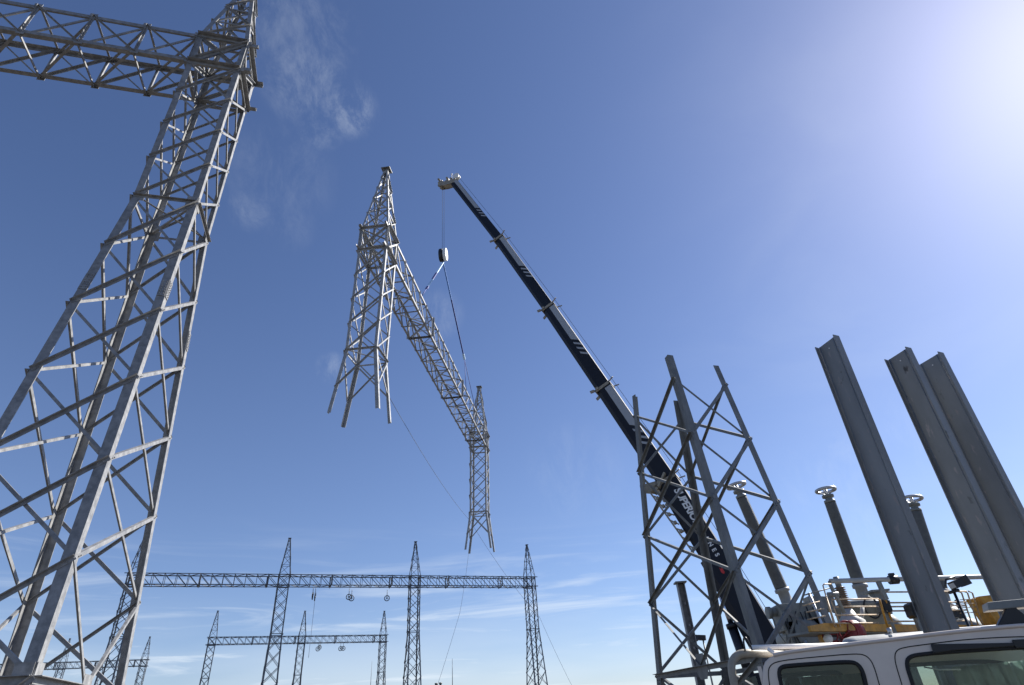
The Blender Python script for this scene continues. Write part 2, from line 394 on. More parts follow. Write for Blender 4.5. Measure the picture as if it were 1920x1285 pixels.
# ------------------------------------------------------------ near gantry at the left
T = Tower((-11.8282, 14.9899, 16.0304), 0.2761)
L = thing('lattice_gantry', 'tall galvanised lattice gantry nearest the left edge, its truss beam leaving the picture', 'gantry', T.at(0, 0, LV[7]))
WL = .215
for i in range(4):
    lg = MB(); p = T.corner
    n1 = (T.corner(i + 1, -5) - T.corner(i, -5)).normalized(); n2 = (T.corner(i - 1, -5) - T.corner(i, -5)).normalized()
    lg.angle(p(i, LV[-5] + .3), p(i, 0), n1, n2, WL * .88); lg.angle(p(i, 0), p(i, LV[7]), n1, n2, WL)
    lo = lg.build('leg', GALV, L)
    sp = MB(); c = T.corner(i, SPL); d = (T.corner(i, SPL + .6) - c).normalized()
    for nn, ot in ((n1, n2), (n2, n1)):
        sp.block(c + nn * WL * .5 - ot * .010, nn, d, -ot, WL * .85, .62, .016)
        bolts(sp, c + nn * WL * .5 - ot * .018, nn, d, -ot, 2, 6, .09)
    sp.build('splice_plate', GALV, lo)
def add_part(parent, m):
    def add(name, fn):
        mb = MB(); fn(mb); return mb.build(name, m, parent)
    return add
add = add_part(L, GALV)
column_bracing(T, add, [-4, -3, -2, -1, 0, 1, 2, 3, 4, 5, 6, 7], .08, bolted=True)
def level_frame(T, add, z, w, stub=0.0, cross=False, kf=()):
    for i in range(4):
        nrm = face_normal(T, i); a, b = T.corner(i, z), T.corner(i + 1, z); d = (b - a).normalized()
        e = stub if i in (0, 2) else 0
        add('cross_member', lambda mb: mb.angle(a - d * e + nrm * .014, b + d * e + nrm * .014, -T.w, nrm, w, w * .1))
    if cross:
        for a, b in ((0, 2), (1, 3)):
            add('cross_member', lambda mb: mb.angle(T.corner(a, z), T.corner(b, z + .03 * a), T.w, T.u, w * .7))
level_frame(T, add, LV[-4], .16); level_frame(T, add, LV[-5], .16)
level_frame(T, add, 0, .09, cross=True); level_frame(T, add, LV[6], .13)
for i in range(4):   # braces of the beam-deep top panel
    nrm = face_normal(T, i)
    for a, b, o in ((T.corner(i, LV[-4]), T.corner(i + 1, LV[-5]), True), (T.corner(i + 1, LV[-4]), T.corner(i, LV[-5]), False)):
        add('brace', lambda mb: brace(mb, a, b, nrm, .12, o))
for i in range(4):
    nrm = face_normal(T, i)
    for k in (0, 6, -4):
        for c, q in ((i, 1), (i + 1, -1)):
            pp = T.corner(c, LV[k]); dd = (T.corner(i + 1, LV[k]) - T.corner(i, LV[k])).normalized() * q
            ctr = pp + dd * .17 + nrm * .008; gp = MB(); gp.block(ctr, dd, T.w, nrm, .3, .42, .012); gp.build('gusset_plate', GALV, L)
    if i in (1, 3):
        gp = MB(); mp = (T.corner(i, LV[6]) + T.corner(i + 1, LV[6])) / 2 + nrm * .01; gp.block(mp, T.w.cross(nrm), T.w, nrm, .5, .42, .014); gp.build('gusset_plate', GALV, L)
peak(T, L, LV[-5], .15, .08, GALV)
beam(T, L, LV[-4], LV[-5], 1.0, -15.0, 8, 'x', .17, .082, GALV, individually=True, stub=.42)
fb = MB()
for i in range(4): c = T.corner(i, LV[7]); fb.block(V((c.x, c.y, .12)), V((1, 0, 0)), V((0, 1, 0)), V((0, 0, 1)), .9, .9, .34)
fb.build('footing', CONC, L)

# ------------------------------------------------------------ lower tower section at the right
T = Tower((6.622, 21.9524, 15.8881), -1.2199, swap=True)
Rt = thing('lattice_tower_section', 'open-topped four-legged lattice tower base of dull grey steel, standing in front of the crane boom', 'tower', T.at(0, 0, LV[7]))
for i in range(4):
    lg = MB(); n1 = (T.corner(i + 1, 0) - T.corner(i, 0)).normalized(); n2 = (T.corner(i - 1, 0) - T.corner(i, 0)).normalized()
    lg.angle(T.corner(i, SPL + (0.25 if i == 1 else 0)), T.corner(i, LV[7]), n1, n2, .215)
    lo = lg.build('leg', GALV_D, Rt)
    sp = MB(); z = LV[6] - .25; c = T.corner(i, z); d = (T.corner(i, z + .6) - c).normalized()
    for nn, ot in ((n1, n2), (n2, n1)):
        sp.block(c + nn * .13 - ot * .012, nn, d, -ot, .26, .5, .016); bolts(sp, c + nn * .13 - ot * .02, nn, d, -ot, 2, 4, .1)
    sp.build('splice_plate', GALV_D, lo)
add = add_part(Rt, GALV_D)
column_bracing(T, add, [2, 3, 4, 5, 6, 7], .085, kfaces=(0, 2), bolted=True)
level_frame(T, add, LV[6], .13)
for i in (0, 2):
    gp = MB(); nrm = face_normal(T, i); mp = (T.corner(i, LV[6]) + T.corner(i + 1, LV[6])) / 2 + nrm * .02
    dd = T.w.cross(nrm); gp.prism([(-.3, -.1), (-.18, .3), (.18, .3), (.3, -.1), (.16, -.34), (-.16, -.34)], mp, mp + nrm * .014, dd, T.w)
    gp.build('gusset_plate', GALV_D, Rt)
fb = MB()
for i in range(4): c = T.corner(i, LV[7]); fb.block(V((c.x, c.y, .12)), V((1, 0, 0)), V((0, 1, 0)), V((0, 0, 1)), .9, .9, .34)
fb.build('footing', CONC, Rt)

# ------------------------------------------------------------ portal frame hanging from the crane
SP, SR, ST, SOFF = (-9.1697, 31.3742, 20.0945), -0.1043, (0.0293, 0.0337), 37.8228
T0 = Tower(SP, SR, ST, swap=True)
Sf = thing('portal_frame', 'lattice portal frame hanging in mid air, two legged columns joined by a long truss', 'gantry', T0.at(0, SOFF / 2, LV[-4]))
for off in (0, SOFF):
    T = Tower(SP, SR, ST, swap=True, off=off)
    br = MB()
    def add(name, fn, br=br): fn(br)
    column_bracing(T, add, [-4, -3, -2, -1, 0, 1], .08, kpanel=99)
    level_frame(T, add, LV[-4], .15, stub=0); level_frame(T, add, LV[-5], .15); level_frame(T, add, 0, .1, cross=True)
    for i in range(4):
        nrm = face_normal(T, i)
        brace(br, T.corner(i, LV[-4]), T.corner(i + 1, LV[-5]), nrm, .12, True); brace(br, T.corner(i + 1, LV[-4]), T.corner(i, LV[-5]), nrm, .09, False)
        if i in (1, 3):
            d = T.corner(i + 1, 0) - T.corner(i, 0)
    co = br.build('column', GALV_S, Sf)
    for i in range(4):
        lg = MB(); n1 = (T.corner(i + 1, 1) - T.corner(i, 1)).normalized(); n2 = (T.corner(i - 1, 1) - T.corner(i, 1)).normalized()
        lg.angle(T.corner(i, LV[-5] + .25), T.corner(i, 0), n1, n2, .165); lg.angle(T.corner(i, 0), T.corner(i, SPL), n1, n2, .195)
        lg.build('leg', GALV_S, co)
    peak(T, Sf, LV[-5], .13, .07, GALV_S)
beam(T0, Sf, LV[-4], LV[-5], -1.0, SOFF + 1.0, 20, 'y', .15, .065, GALV_S, stub=.45, mirror=11)

# ------------------------------------------------------------ far gantries
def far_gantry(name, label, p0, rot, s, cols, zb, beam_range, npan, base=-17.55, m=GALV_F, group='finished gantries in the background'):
    u = V((math.cos(rot), math.sin(rot), 0))
    th = None; Ts = []
    for k in cols:
        pos = (p0[0] + u.x * s * k, p0[1] + u.y * s * k, zb); Ts.append(Tower(pos, rot))
    th = thing(name, label, 'gantry', Ts[0].at(0, 0, LV[7]), group)
    for T in Ts:
        c = MB()
        for i in range(4):
            n1 = (T.corner(i + 1, 0) - T.corner(i, 0)).normalized(); n2 = (T.corner(i - 1, 0) - T.corner(i, 0)).normalized()
            c.angle(T.corner(i, LV[-5]), T.corner(i, 0), n1, n2, .17); c.angle(T.corner(i, 0), T.corner(i, LV[7]), n1, n2, .2)
        def add(nm, fn, c=c): fn(c)
        column_bracing(T, add, [-5, -4, -3, -2, -1, 0, 1, 2, 3, 4, 5, 6, 7], .085)
        for z in (0.0, LV[-4], LV[-5]): level_frame(T, add, z, .1)
        c.build('column', m, th)
        peak(T, th, LV[-5], .11, .06, m, sub=False)
    T = Ts[0]
    beam(T, th, LV[-4], LV[-5], beam_range[0], beam_range[1], npan, 'x', .13, .075, m, stub=.5)
    return th, Ts
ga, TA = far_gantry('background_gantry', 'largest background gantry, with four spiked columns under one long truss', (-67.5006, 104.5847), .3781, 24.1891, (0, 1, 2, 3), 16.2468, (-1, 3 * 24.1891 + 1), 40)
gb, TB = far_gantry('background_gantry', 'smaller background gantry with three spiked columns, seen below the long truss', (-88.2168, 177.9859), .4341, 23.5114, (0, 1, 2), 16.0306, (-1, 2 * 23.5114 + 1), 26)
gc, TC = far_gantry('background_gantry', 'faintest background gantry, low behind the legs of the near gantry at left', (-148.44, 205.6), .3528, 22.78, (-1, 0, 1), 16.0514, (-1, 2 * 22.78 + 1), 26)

def pulley(pos, nrm, R0, label, cat='pulley', group='stringing pulleys hung under the background beams', hang=1.0):
    th = thing('stringing_pulley', label, cat, pos, group)
    side = nrm.cross(V((0, 0, 1))).normalized(); z = V((0, 0, 1))
    r = MB(); r.tube([pos + (side * math.cos(a) + z * math.sin(a)) * R0 for a in [2 * math.pi * i / 24 for i in range(24)]], R0 * .16, 6, True)
    r.build('rim', BLACK, th)
    h = MB(); h.cyl(pos - nrm * .12, pos + nrm * .12, R0 * .28, n=10)
    for i in range(6):
        a = 2 * math.pi * i / 6 + .3; h.cyl(pos, pos + (side * math.cos(a) + z * math.sin(a)) * R0, R0 * .05, n=4)
    h.build('hub', GALV_F, th)
    k = MB(); k.tube([pos + z * R0 * .3, pos + z * (R0 + hang)], .05, 5); k.box(pos + z * .1 + nrm * .14, pos + z * (R0 * 1.3) + nrm * .14, side, .1, .04); k.build('hanger', GALV_F, th)
    return th
def along(Ts, t, z, y=0): return Ts[0].at(t, y, z)
camdir = V((0, -1, 0))
def ontruss(Ts, px, py):
    # point on the plane of the beam seen at that pixel
    P0 = Ts[0].at(0, 0, LV[-4]); n_ = Ts[0].v; v = ray(px, py); return CAM + v * ((P0 - CAM).dot(n_) / v.dot(n_))
for (Ts, px, py, nr, r0, lab) in (
    (TA, 586, 1118, V((1, .25, 0)), .52, 'left edge-on pulley of the dark pair nearest the largest gantry\'s second column'),
    (TA, 590.5, 1120, V((1, .3, 0)), .55, 'edge-on dark pulley with a thin rope hanging straight below it'),
    (TA, 654, 1119.5, V((.15, -1, 0)), .42, 'round spoked pulley hanging under the middle of the long truss, left of its pair'),
    (TA, 659, 1122, V((.5, -1, 0)), .42, 'round spoked pulley partly behind its twin under the middle of the long truss'),
    (TA, 725.5, 1122, V((.1, -1, 0)), .42, 'single round pulley hanging nearest the third column of the largest background gantry'),
    (TB, 596, 1217, V((.2, -1, 0)), .5, 'small pulley under the three-column gantry, nearest its middle column'),
    (TB, 599.5, 1214, V((.8, -.5, 0)), .5, 'small tilted pulley overlapping the one nearest the middle column'),
    (TB, 638.5, 1216.5, V((.2, -1, 0)), .5, 'small pulley under the right span of the three-column gantry, left of its pair'),
    (TB, 643.5, 1216, V((.3, -1, 0)), .5, 'small pulley under the right span of the three-column gantry, right of its pair')):
    pulley(ontruss(Ts, px, py), nr.normalized(), r0, lab, hang=.9)
def wire(name, label, pts, r, m, sag=0.0, cat='rope'):
    mb = MB(); P = []
    for (a, b) in zip(pts, pts[1:]):
        for i in range(12):
            t = i / 12; p = a.lerp(b, t); p = p - V((0, 0, 1)) * sag * 4 * t * (1 - t); P.append(p)
    P.append(pts[-1]); mb.tube(P, r, 5); o = mb.build(name, m, None, pts[0].copy()); tag(o, label, cat); return o
pw = ontruss(TA, 590.5, 1125); wire('hanging_rope', 'thin rope dropping straight down from the edge-on pulley pair', [pw, pw - V((0, 0, 8.5))], .03, TAG)
for (px, py, y, lab) in ((848, 1235, 110, 'thin lightning mast between the third and fourth columns of the largest background gantry'), (697.5, 1240, 150, 'thin lightning mast just left of the smaller gantry\'s third spiked column')):
    top = at(px, py, y); mb = MB(); mb.cyl(V((top.x, top.y, 0)), V((top.x, top.y, top.z * .6)), .16, .1, 6); mb.cyl(V((top.x, top.y, top.z * .6)), top, .07, .03, 6)
    o = mb.build('lightning_mast', GALV_F, None, V((top.x, top.y, 0))); tag(o, lab, 'mast', 'lightning masts')
# tops of distant switchgear peeping over the lower edge
for (px, py, y, lab) in ((818, 1281, 60, 'top of a distant switch post peeping over the lower edge, left of the lightning mast'), (826, 1280, 60, 'top of a distant switch post peeping over the lower edge, next to the lightning mast')):
    top = at(px, py, y); b = V((top.x, top.y, 0)); th = thing('switch_post', lab, 'post', b, 'distant switch posts')
    mb = MB(); mb.box(b, top - V((0, 0, 1)), V((1, 0, 0)), .2, .2); mb.build('post', GALV_F, th)
    mb = MB(); mb.lathe(top - V((0, 0, 1)), V((0, 0, 1)), [(.08 + .05 * (k % 2), k * .1) for k in range(9)] + [(.14, .9), (.14, 1.0)], 8); mb.build('insulator', PORC, th)

# ------------------------------------------------------------ crane
HK = V((-6.24, 44.9, 41.6)); HD = V((-6.24, 44.9, 52.4))
base = at(1452, 1236, 36)
pn = V((HD.y - base.y, -(HD.x - base.x), 0)).normalized()      # normal of the vertical plane the boom lies in
if pn.dot(CAM - base) < 0: pn = -pn
def onplane(px, py): v = ray(px, py); return CAM + v * ((base - CAM).dot(pn) / v.dot(pn))
ctr = [(853, 344), (937, 450), (1030, 579), (1133, 729), (1251, 903), (1338, 1044), (1452, 1236)]
CP = [onplane(*q) for q in ctr]
crane = thing('mobile_crane', 'navy mobile crane with its long telescopic boom raised across the sky', 'crane', V((base.x, base.y, 0)))
def boom_frame(i, j):
    d = (CP[i] - CP[j]).normalized()            # towards the tip
    top = pn.cross(d)
    if top.z < 0: top = -top
    return d, top
sizes = [(.68, .86), (.8, 1.0), (.9, 1.12), (1.0, 1.22), (1.12, 1.4)]    # (width, height) of each section, tip first
def ubox(mb, a, b, top, w_, h_, bev=.22):
    hw, hh = w_ / 2, h_ / 2; c = h_ * bev
    prof = [(-hw, hh), (hw, hh), (hw, -hh + c), (hw - c, -hh), (-hw + c, -hh), (-hw, -hh + c)]
    mb.prism(prof, a, b, pn, top)
segs = [(0, 1), (1, 2), (2, 3), (3, 4), (4, 6)]
for q, (i, j) in enumerate(segs):
    d, top = boom_frame(i, j); w_, h_ = sizes[q]
    mb = MB(); a, b = CP[i], CP[j] - d * .4
    ubox(mb, b, a, top, w_, h_)
    if q == 4:
        mb.bm.free(); mb = MB(); mid = CP[5]; d2 = (CP[4] - mid).normalized(); ubox(mb, mid, CP[4], top, w_, h_); ubox(mb, CP[6], mid, top, w_ * 1.02, h_ * 1.2)
    sec = mb.build('boom_section', NAVY, crane)
    ln = (CP[i] - CP[j]).length
    if q < 4:   # pale band on the side, ending in slashes
        st = MB(); y0, y1 = h_ * .06, h_ * .5 - .03; f = .42 if q else .5
        s0 = CP[i] - d * (.3 if q else .1); L0 = ln * f
        e = s0 - d * L0
        for sgn in (1, -1):
            o = pn * sgn * (w_ / 2 + .006)
            st.prism([(0, y0), (0, y1), (-L0 - .5, y1), (-L0, y0)], s0 + o, s0 + o + pn * sgn * .006, d, top)
            for k in range(3):
                t0 = -L0 - .35 - k * .55
                st.prism([(t0, y0), (t0 - .5, y1), (t0 - .72, y1), (t0 - .22, y0)], s0 + o, s0 + o + pn * sgn * .006, d, top)
        st.build('grey_band', STRIPE, sec)
    if q:      # collar at the mouth of the section
        cmb = MB(); hw, hh = w_ / 2 + .05, h_ / 2 + .05
        for (u0, u1, v0, v1) in ((-hw, hw, hh - .09, hh), (-hw, hw, -hh, -hh + .09), (-hw, -hw + .08, -hh, hh), (hw - .08, hw, -hh, hh)):
            cmb.prism([(u0, v0), (u1, v0), (u1, v1), (u0, v1)], CP[i] - d * .18, CP[i] + d * .04, pn, top)
        for sgn in (1, -1):
            cmb.box(CP[i] + pn * sgn * hw * .9 + top * hh, CP[i] + pn * sgn * (hw + .15) + top * (hh + .38), d, .06, .08)
            cmb.box(CP[i] + pn * sgn * hw + top * (-hh), CP[i] + pn * sgn * (hw + .12) + top * (-hh - .3), d, .2, .1)
            cmb.cyl(CP[i] + pn * sgn * hw - top * hh * .6, CP[i] + pn * sgn * (hw + .1) - top * hh * .6, .12, n=8)
        cmb.build('collar', CREAM, sec)
# head
d, top = boom_frame(0, 1)
hd = MB(); c = CP[0]; fwdh = V((HD.x - c.x, HD.y - c.y, 0)); fwdh = fwdh.normalized() if fwdh.length > .01 else V((-pn.y, pn.x, 0))
if fwdh.dot(d) < 0: fwdh = -fwdh
fwdh = (fwdh + V((0, 0, .34))).normalized()
low_ = c + d * .25
for sgn in (1, -1):
    o = pn * sgn * .3
    hd.prism([(-.5, -.3), (1.0, -.55), (1.9, -.5), (2.0, .1), (1.6, .35), (1.45, .1), (.9, .0), (.75, .45), (.5, .05), (-.4, .3)], low_ + o, low_ + o + pn * sgn * .05, fwdh, V((0, 0, 1)))
hd.block(low_ + fwdh * .7 - V((0, 0, .35)), fwdh, pn, V((0, 0, 1)), 1.2, .5, .3)
hd.block(low_ + fwdh * 1.6 + V((0, 0, .2)), fwdh, pn, V((0, 0, 1)), .3, .5, .5)
for fx, fz in ((.2, .5), (.75, .7), (1.9, .75)):
    hd.box(low_ + fwdh * fx, low_ + fwdh * (fx + .1) + V((0, 0, fz)), pn, .09, .12); hd.cyl(low_ + fwdh * (fx + .1) + V((0, 0, fz)) - pn * .25, low_ + fwdh * (fx + .1) + V((0, 0, fz)) + pn * .25, .12, n=10)
head = hd.build('boom_head', CREAM, crane)
for (fx, fz, rr) in ((1.65, -.1, .42), (1.0, .15, .18), (-.35, .75, .38)):
    s_ = MB(); cc = low_ + fwdh * fx + V((0, 0, fz)); s_.lathe(cc - pn * .22, pn, [(rr, 0), (rr, .06), (rr * .8, .1), (rr * .8, .34), (rr, .38), (rr, .44)], 18)
    if fx < 0: s_.box(cc, cc - V((0, 0, .6)) + fwdh * .1, pn, .4, .1)
    s_.build('sheave', CREAM if fx > 0 else WHITE, head)
an = MB(); cc = low_ + fwdh * .3 + V((0, 0, .3)); an.cyl(cc, cc + V((0, 0, .9)), .03, n=5); an.cyl(cc + V((0, 0, .9)), cc + V((0, 0, 1.1)), .09, n=6); an.cyl(cc - fwdh * .5, cc - fwdh * .5 + V((0, 0, .7)), .025, n=5); an.build('antenna', WHITE, head)
# rope lying along the boom top and small guide at the base section
rp = MB(); tops = []
for k in (0, 1, 2, 3, 4, 5, 6):
    i, j = (max(k - 1, 0), max(k - 1, 0) + 1) if k else (0, 1)
    d, top = boom_frame(i, j); h_ = sizes[min(max(k - 1, 0), 4)][1]; tops.append(CP[k] + top * (h_ / 2 + .32))
rp.tube(tops, .016, 5); rp.build('winch_rope', ROPE, crane)
# boom base graphics: lettering as built on the real boom
def text_mesh(body, size, origin, xdir, ydir, m, name, parent, ext=.006, off=.0, shear=0.0, spacing=1.0):
    cu = bpy.data.curves.new(name, 'FONT'); cu.body = body; cu.size = size; cu.extrude = ext; cu.offset = off; cu.shear = shear; cu.space_character = spacing; cu.resolution_u = 4
    ob = bpy.data.objects.new('tmp', cu); scene.collection.objects.link(ob)
    dg = bpy.context.evaluated_depsgraph_get(); dg.update(); me = bpy.data.meshes.new_from_object(ob.evaluated_get(dg))
    bpy.data.objects.remove(ob); z = xdir.cross(ydir)
    o0 = V((0, 0, 0)); q = parent
    while q is not None: o0 = o0 + q.location; q = q.parent
    for v in me.vertices: v.co = origin + xdir * v.co.x + ydir * v.co.y + z * v.co.z - o0
    me.materials.clear(); me.materials.append(m); o = bpy.data.objects.new(name, me); scene.collection.objects.link(o); o.parent = parent; return o
d, top = boom_frame(4, 6); w_, h_ = sizes[4]
side = pn if pn.dot(CAM - CP[4]) > 0 else -pn
xd = -d; yd = top
if xd.cross(yd).dot(side) < 0: xd = d
text_mesh('SUPERIOR', .62, CP[4] + side * (w_ / 2 + .012) - d * .9 + top * .12, xd, yd, WHITE, 'lettering', sec, off=.02, shear=.2, spacing=.92)
text_mesh('CRANES', .34, CP[4] + side * (w_ / 2 + .03) - d * 3.5 + top * .22, xd, yd, WHITE, 'lettering', sec, off=.012, spacing=1.9)
em = MB(); ec = CP[4] + side * (w_ / 2 + .03) - d * 6.3 + top * .1; em.prism([(-.22, -.05), (.08, -.1), (.22, 0), (.14, .09), (-.16, .08), (-.08, 0)], ec, ec + side * .01, xd, yd); em.build('red_emblem', RED, sec)
# stowed swing-away jib stubs and frames under the base section mouth
jb = MB(); c4 = CP[4]; dd5 = (CP[4] - CP[5]).normalized()
for k in range(8):
    p = c4 - dd5 * (k * .62 - .2) - top * (h_ / 2 + .62 - k * .055) + pn * .25
    jb.box(p, p - dd5 * .66 + top * .055, top, .1, .09); jb.box(p - top * .0, p - dd5 * .5 + top * (.45 if k % 2 else .35), pn, .08, .08)
    jb.block(p + top * .2 - dd5 * .3, dd5, pn, top, .16, .3, .2)
jb.box(c4 + dd5 * .1 - top * .5, c4 + dd5 * .45 - top * 1.75, pn, .12, .5); jb.box(c4 - dd5 * .5 - top * .7, c4 + dd5 * .2 - top * 1.7, pn, .1, .12)
jb.box(c4 + dd5 * .5 - top * 1.5, c4 - dd5 * .4 - top * 1.0, pn, .1, .1); jb.box(c4 + dd5 * .3 + top * .2 + pn * .6, c4 - dd5 * .3 - top * .6 + pn * .65, pn, .45, .12)
for k in range(6): jb.cyl(c4 - dd5 * (k * .3) - top * (h_ / 2 + .05) + pn * .58, c4 - dd5 * (k * .3) - top * (h_ / 2 + .05) + pn * .72, .1, n=6)
jb.build('jib_bracket', CREAM, crane)
# lift cylinder
cy = MB(); f0 = onplane(1352, 1118); hz = V((HD.x - base.x, HD.y - base.y, 0)).normalized()
fb0 = onplane(1418, 1300); mid = f0.lerp(fb0, .3)
cy.cyl(fb0, mid, .26, n=16); cy.cyl(mid + (f0 - mid).normalized() * -.25, mid, .31, n=16); cyo = cy.build('lift_cylinder', BLACK, crane)
rd = MB(); rd.cyl(mid, f0, .15, n=14); rd.build('piston_rod', CHROME, cyo)
# superstructure and carrier (mostly hidden by the pickup)
Z = V((0, 0, 1)); cw = MB()
cw.block(V((base.x, base.y, 2.35)) - hz * .6, hz, pn, Z, 4.2, 2.4, .7, .1); cw.block(V((base.x, base.y, 1.7)), hz, pn, Z, 1.8, 1.8, .5, .3)
for sgn in (1, -1): cw.prism([(-1.2, 0), (1.1, 0), (.3, .95), (-.5, .95)], V((base.x, base.y, 2.5)) + pn * sgn * .62, V((base.x, base.y, 2.5)) + pn * sgn * .74, hz, Z)
cw.build('slewing_deck', NAVY, crane)
ct = MB()
for k in range(3): ct.block(V((base.x, base.y, 1.95 + k * .42)) - hz * 3.1, hz, pn, Z, 1.0, 2.6, .4, .12)
ct.build('counterweight', NAVY, crane)
cb = MB(); cc = V((base.x, base.y, 2.35)) + hz * 1.6 + pn * 1.35
cb.prism([(-.9, -.7), (.8, -.7), (1.0, -.1), (.75, .65), (-.9, .7)], cc - pn * .42, cc + pn * .42, hz, Z); cbo = cb.build('operator_cab', NAVY, crane, bevel=.03)
cg = MB(); cg.prism([(-.7, -.1), (.8, -.15), (.6, .5), (-.7, .55)], cc + pn * .425, cc + pn * .44, hz, Z); cg.build('window', GLASS, cbo)
car = MB(); car.block(V((base.x, base.y, 1.1)) + hz * .5, hz, pn, Z, 13, 2.6, .55, .1); car.block(V((base.x, base.y, 1.5)) + hz * 6.2, hz, pn, Z, 1.6, 2.7, 1.1, .15); car.build('carrier', NAVY, crane)
for k in range(5):
    for sgn in (1, -1):
        wb_ = MB(); p = V((base.x, base.y, .66)) + hz * (-4.6 + k * 2.4) + pn * sgn * 1.1
        wb_.lathe(p - pn * .2, pn, [(.35, 0), (.62, .02), (.66, .08), (.66, .32), (.62, .38), (.35, .4)], 20); wo = wb_.build('wheel', RUBBER, crane)
        ri = MB(); ri.lathe(p - pn * .215, pn, [(.33, 0), (.2, .1), (.2, .33), (.33, .43)], 14); ri.build('rim', GALV_D, wo)

# hook block, rope falls, slings, tag lines
rope = MB()
for dx in (-.16, .16): rope.tube([HD + pn * dx, HK + pn * dx + V((0, 0, .7))], .016, 5)
rope_o = rope.build('hoist_rope', ROPE, None, HD.copy()); tag(rope_o, 'two thin hoist rope falls dropping plumb from the boom head to the hook block', 'rope')
hk = thing('hook_block', 'small two-tone hook block hanging on the hoist rope above the frame', 'hook block', HK)
hb = MB(); ux = V((1, -.15, 0)).normalized(); uy = V((.15, 1, 0)).normalized()
el = [(.5 * math.cos(a), .78 * math.sin(a)) for a in [2 * math.pi * i / 18 for i in range(18)]]
for sgn, m_ in ((1, WHITE), (-1, BLACK)):
    q = MB(); q.prism(el, HK + ux * sgn * .05, HK + ux * sgn * .38, uy, Z); q.build('cheek_plate', m_, hk, bevel=.06)
q = MB(); q.lathe(HK - ux * .06, ux, [(.4, 0), (.34, .03), (.34, .09), (.4, .12)], 20); q.build('sheave', GALV_D, hk)
q = MB(); q.tube([HK - Z * .6, HK - Z * .75, HK - Z * .85 + uy * .12, HK - Z * 1.02 + uy * .07, HK - Z * 1.05 - uy * .08, HK - Z * .9 - uy * .15], [.07, .06, .06, .07, .06, .03], 8); q.build('hook', BLACK, hk)
hp = HK - Z * 1.0
def beam_pt(t, side_, z=LV[-5]): return T0.at(side_, t, z)
for (t, lab, m2) in ((7.6, 'pale blue and dark blue webbing sling running down left from the hook to the frame', 0), (30.0, 'long blue webbing sling running down right from the hook to the frame\'s far part', 1)):
    tgt = (beam_pt(t, 1) + beam_pt(t, -1)) / 2 + Z * .5
    tgt2 = beam_pt(t, 1)
    th = thing('lifting_sling', lab, 'sling', hp, 'webbing slings on the hook')
    a = hp + Z * .02; L_ = (tgt2 - a)
    stops = [(0, .38, SLINGW, .10), (.38, .58, SLINGD, .1), (.58, .78, SLINGW, .09), (.78, .84, SLINGD, .11), (.84, 1.0, SLINGD, .035)] if m2 == 0 else [(0, .25, SLING, .07), (.25, .62, SLINGD, .07), (.62, .66, SLINGW, .12), (.66, 1.0, SLINGD, .03)]
    if m2: L_ = (beam_pt(t, 1) - a)
    for (s0, s1, mm, r_) in stops:
        q = MB()
        if r_ > .05:
            q.box(a + L_ * s0, a + L_ * s1, ux, r_ * 1.8, r_ * .8)
        else: q.tube([a + L_ * s0, a + L_ * s1], r_, 5)
        q.build('sling_leg', mm, th)
    if m2:
        q = MB(); q.tube([a + L_ * .66, beam_pt(t - 5, 1)], .03, 5); q.build('sling_leg', SLINGD, th)
T1 = Tower(SP, SR, ST, swap=True, off=SOFF)
c1 = T0.corner(1, SPL)
wire('tag_line', 'long thin tag line trailing from the near column down right behind the background gantries', [T0.corner(2, LV[1]), at(880, 975, 62), at(1012, 1158, 72), V((at(1112, 1288, 74).x, at(1112, 1288, 74).y, .3))], .015, TAG, .5)
wire('tag_line', 'faint tag line slanting down left from the far column to the ground', [T1.corner(3, SPL), at(862, 1150, 62), V((at(780, 1300, 60).x, 60, .3))], .014, TAG, .3)

# ------------------------------------------------------------ sheet piles
def pile(name_label, w0, sc, ztop, holes=True, rot=0):
    tip = V((-.081, -.043, 0)); w1 = V((.117, -.344, 0)); lip = V((.067, -.415, 0)); cor = V((.188, -.361, 0)); back = V((.02, .012, 0))
    k = sc; t = .010
    Rm = Matrix.Rotation(rot, 3, 'Z')
    P = lambda v: V((w0[0], w0[1], 0)) + (Rm @ v) * k
    mb = MB(); X, Y = V((1, 0, 0)), V((0, 1, 0))
    def plate(a, b, th_, z1=ztop):
        d_ = (b - a).normalized(); n_ = V((-d_.y, d_.x, 0)) * th_ / 2
        pr = [a - n_, b - n_, b + n_, a + n_]
        mb.prism([(q.x, q.y) for q in pr], V((0, 0, 0)), V((0, 0, z1)), X, Y)
    d_ = (w1).normalized()
    plate(P(V((0, 0, 0)) + d_ * .012), P(w1 + d_ * .018), t); plate(P(tip), P(back), .016); plate(P(lip), P(cor), .016)
    # rounded fillets where the web meets the flanges
    for c_, q in ((V((0, 0, 0)), 1), (w1, -1)):
        cc = P(c_ + d_ * (.03 * q)); mb.cyl(V((cc.x, cc.y, .0)), V((cc.x, cc.y, ztop - .001)), .016, n=8)
    o = mb.build('sheet_pile', PILE, None, V((w0[0], w0[1], 0))); tag(o, name_label, 'sheet pile', 'upright sheet piles behind the pickup')
    if holes:
        hh = P(w1 * .55); n_ = (Rm @ V((-.947, -.322, 0)))
        h = MB(); h.cyl(V((hh.x, hh.y, ztop - .16)) + n_ * .004, V((hh.x, hh.y, ztop - .16)) + n_ * .012, .014, n=12)
        h.build('lifting_hole', WHITE, o)
    o.rotation_euler = (0, .0185, 0); o.location.x -= .15
    return o
def PS(x, y, s): return (x * s, y * s)
pile('leftmost of the three upright sheet piles, standing apart, with pale scuff marks down its face', PS(5.22, 8.77, 1.3), 1.3, 1.5 + 5.1 * 1.3)
pile('middle one of the three upright sheet piles, half covering its right neighbour', PS(6.718, 9.383, 1.2), 1.3, 1.5 + 5.1 * 1.2)
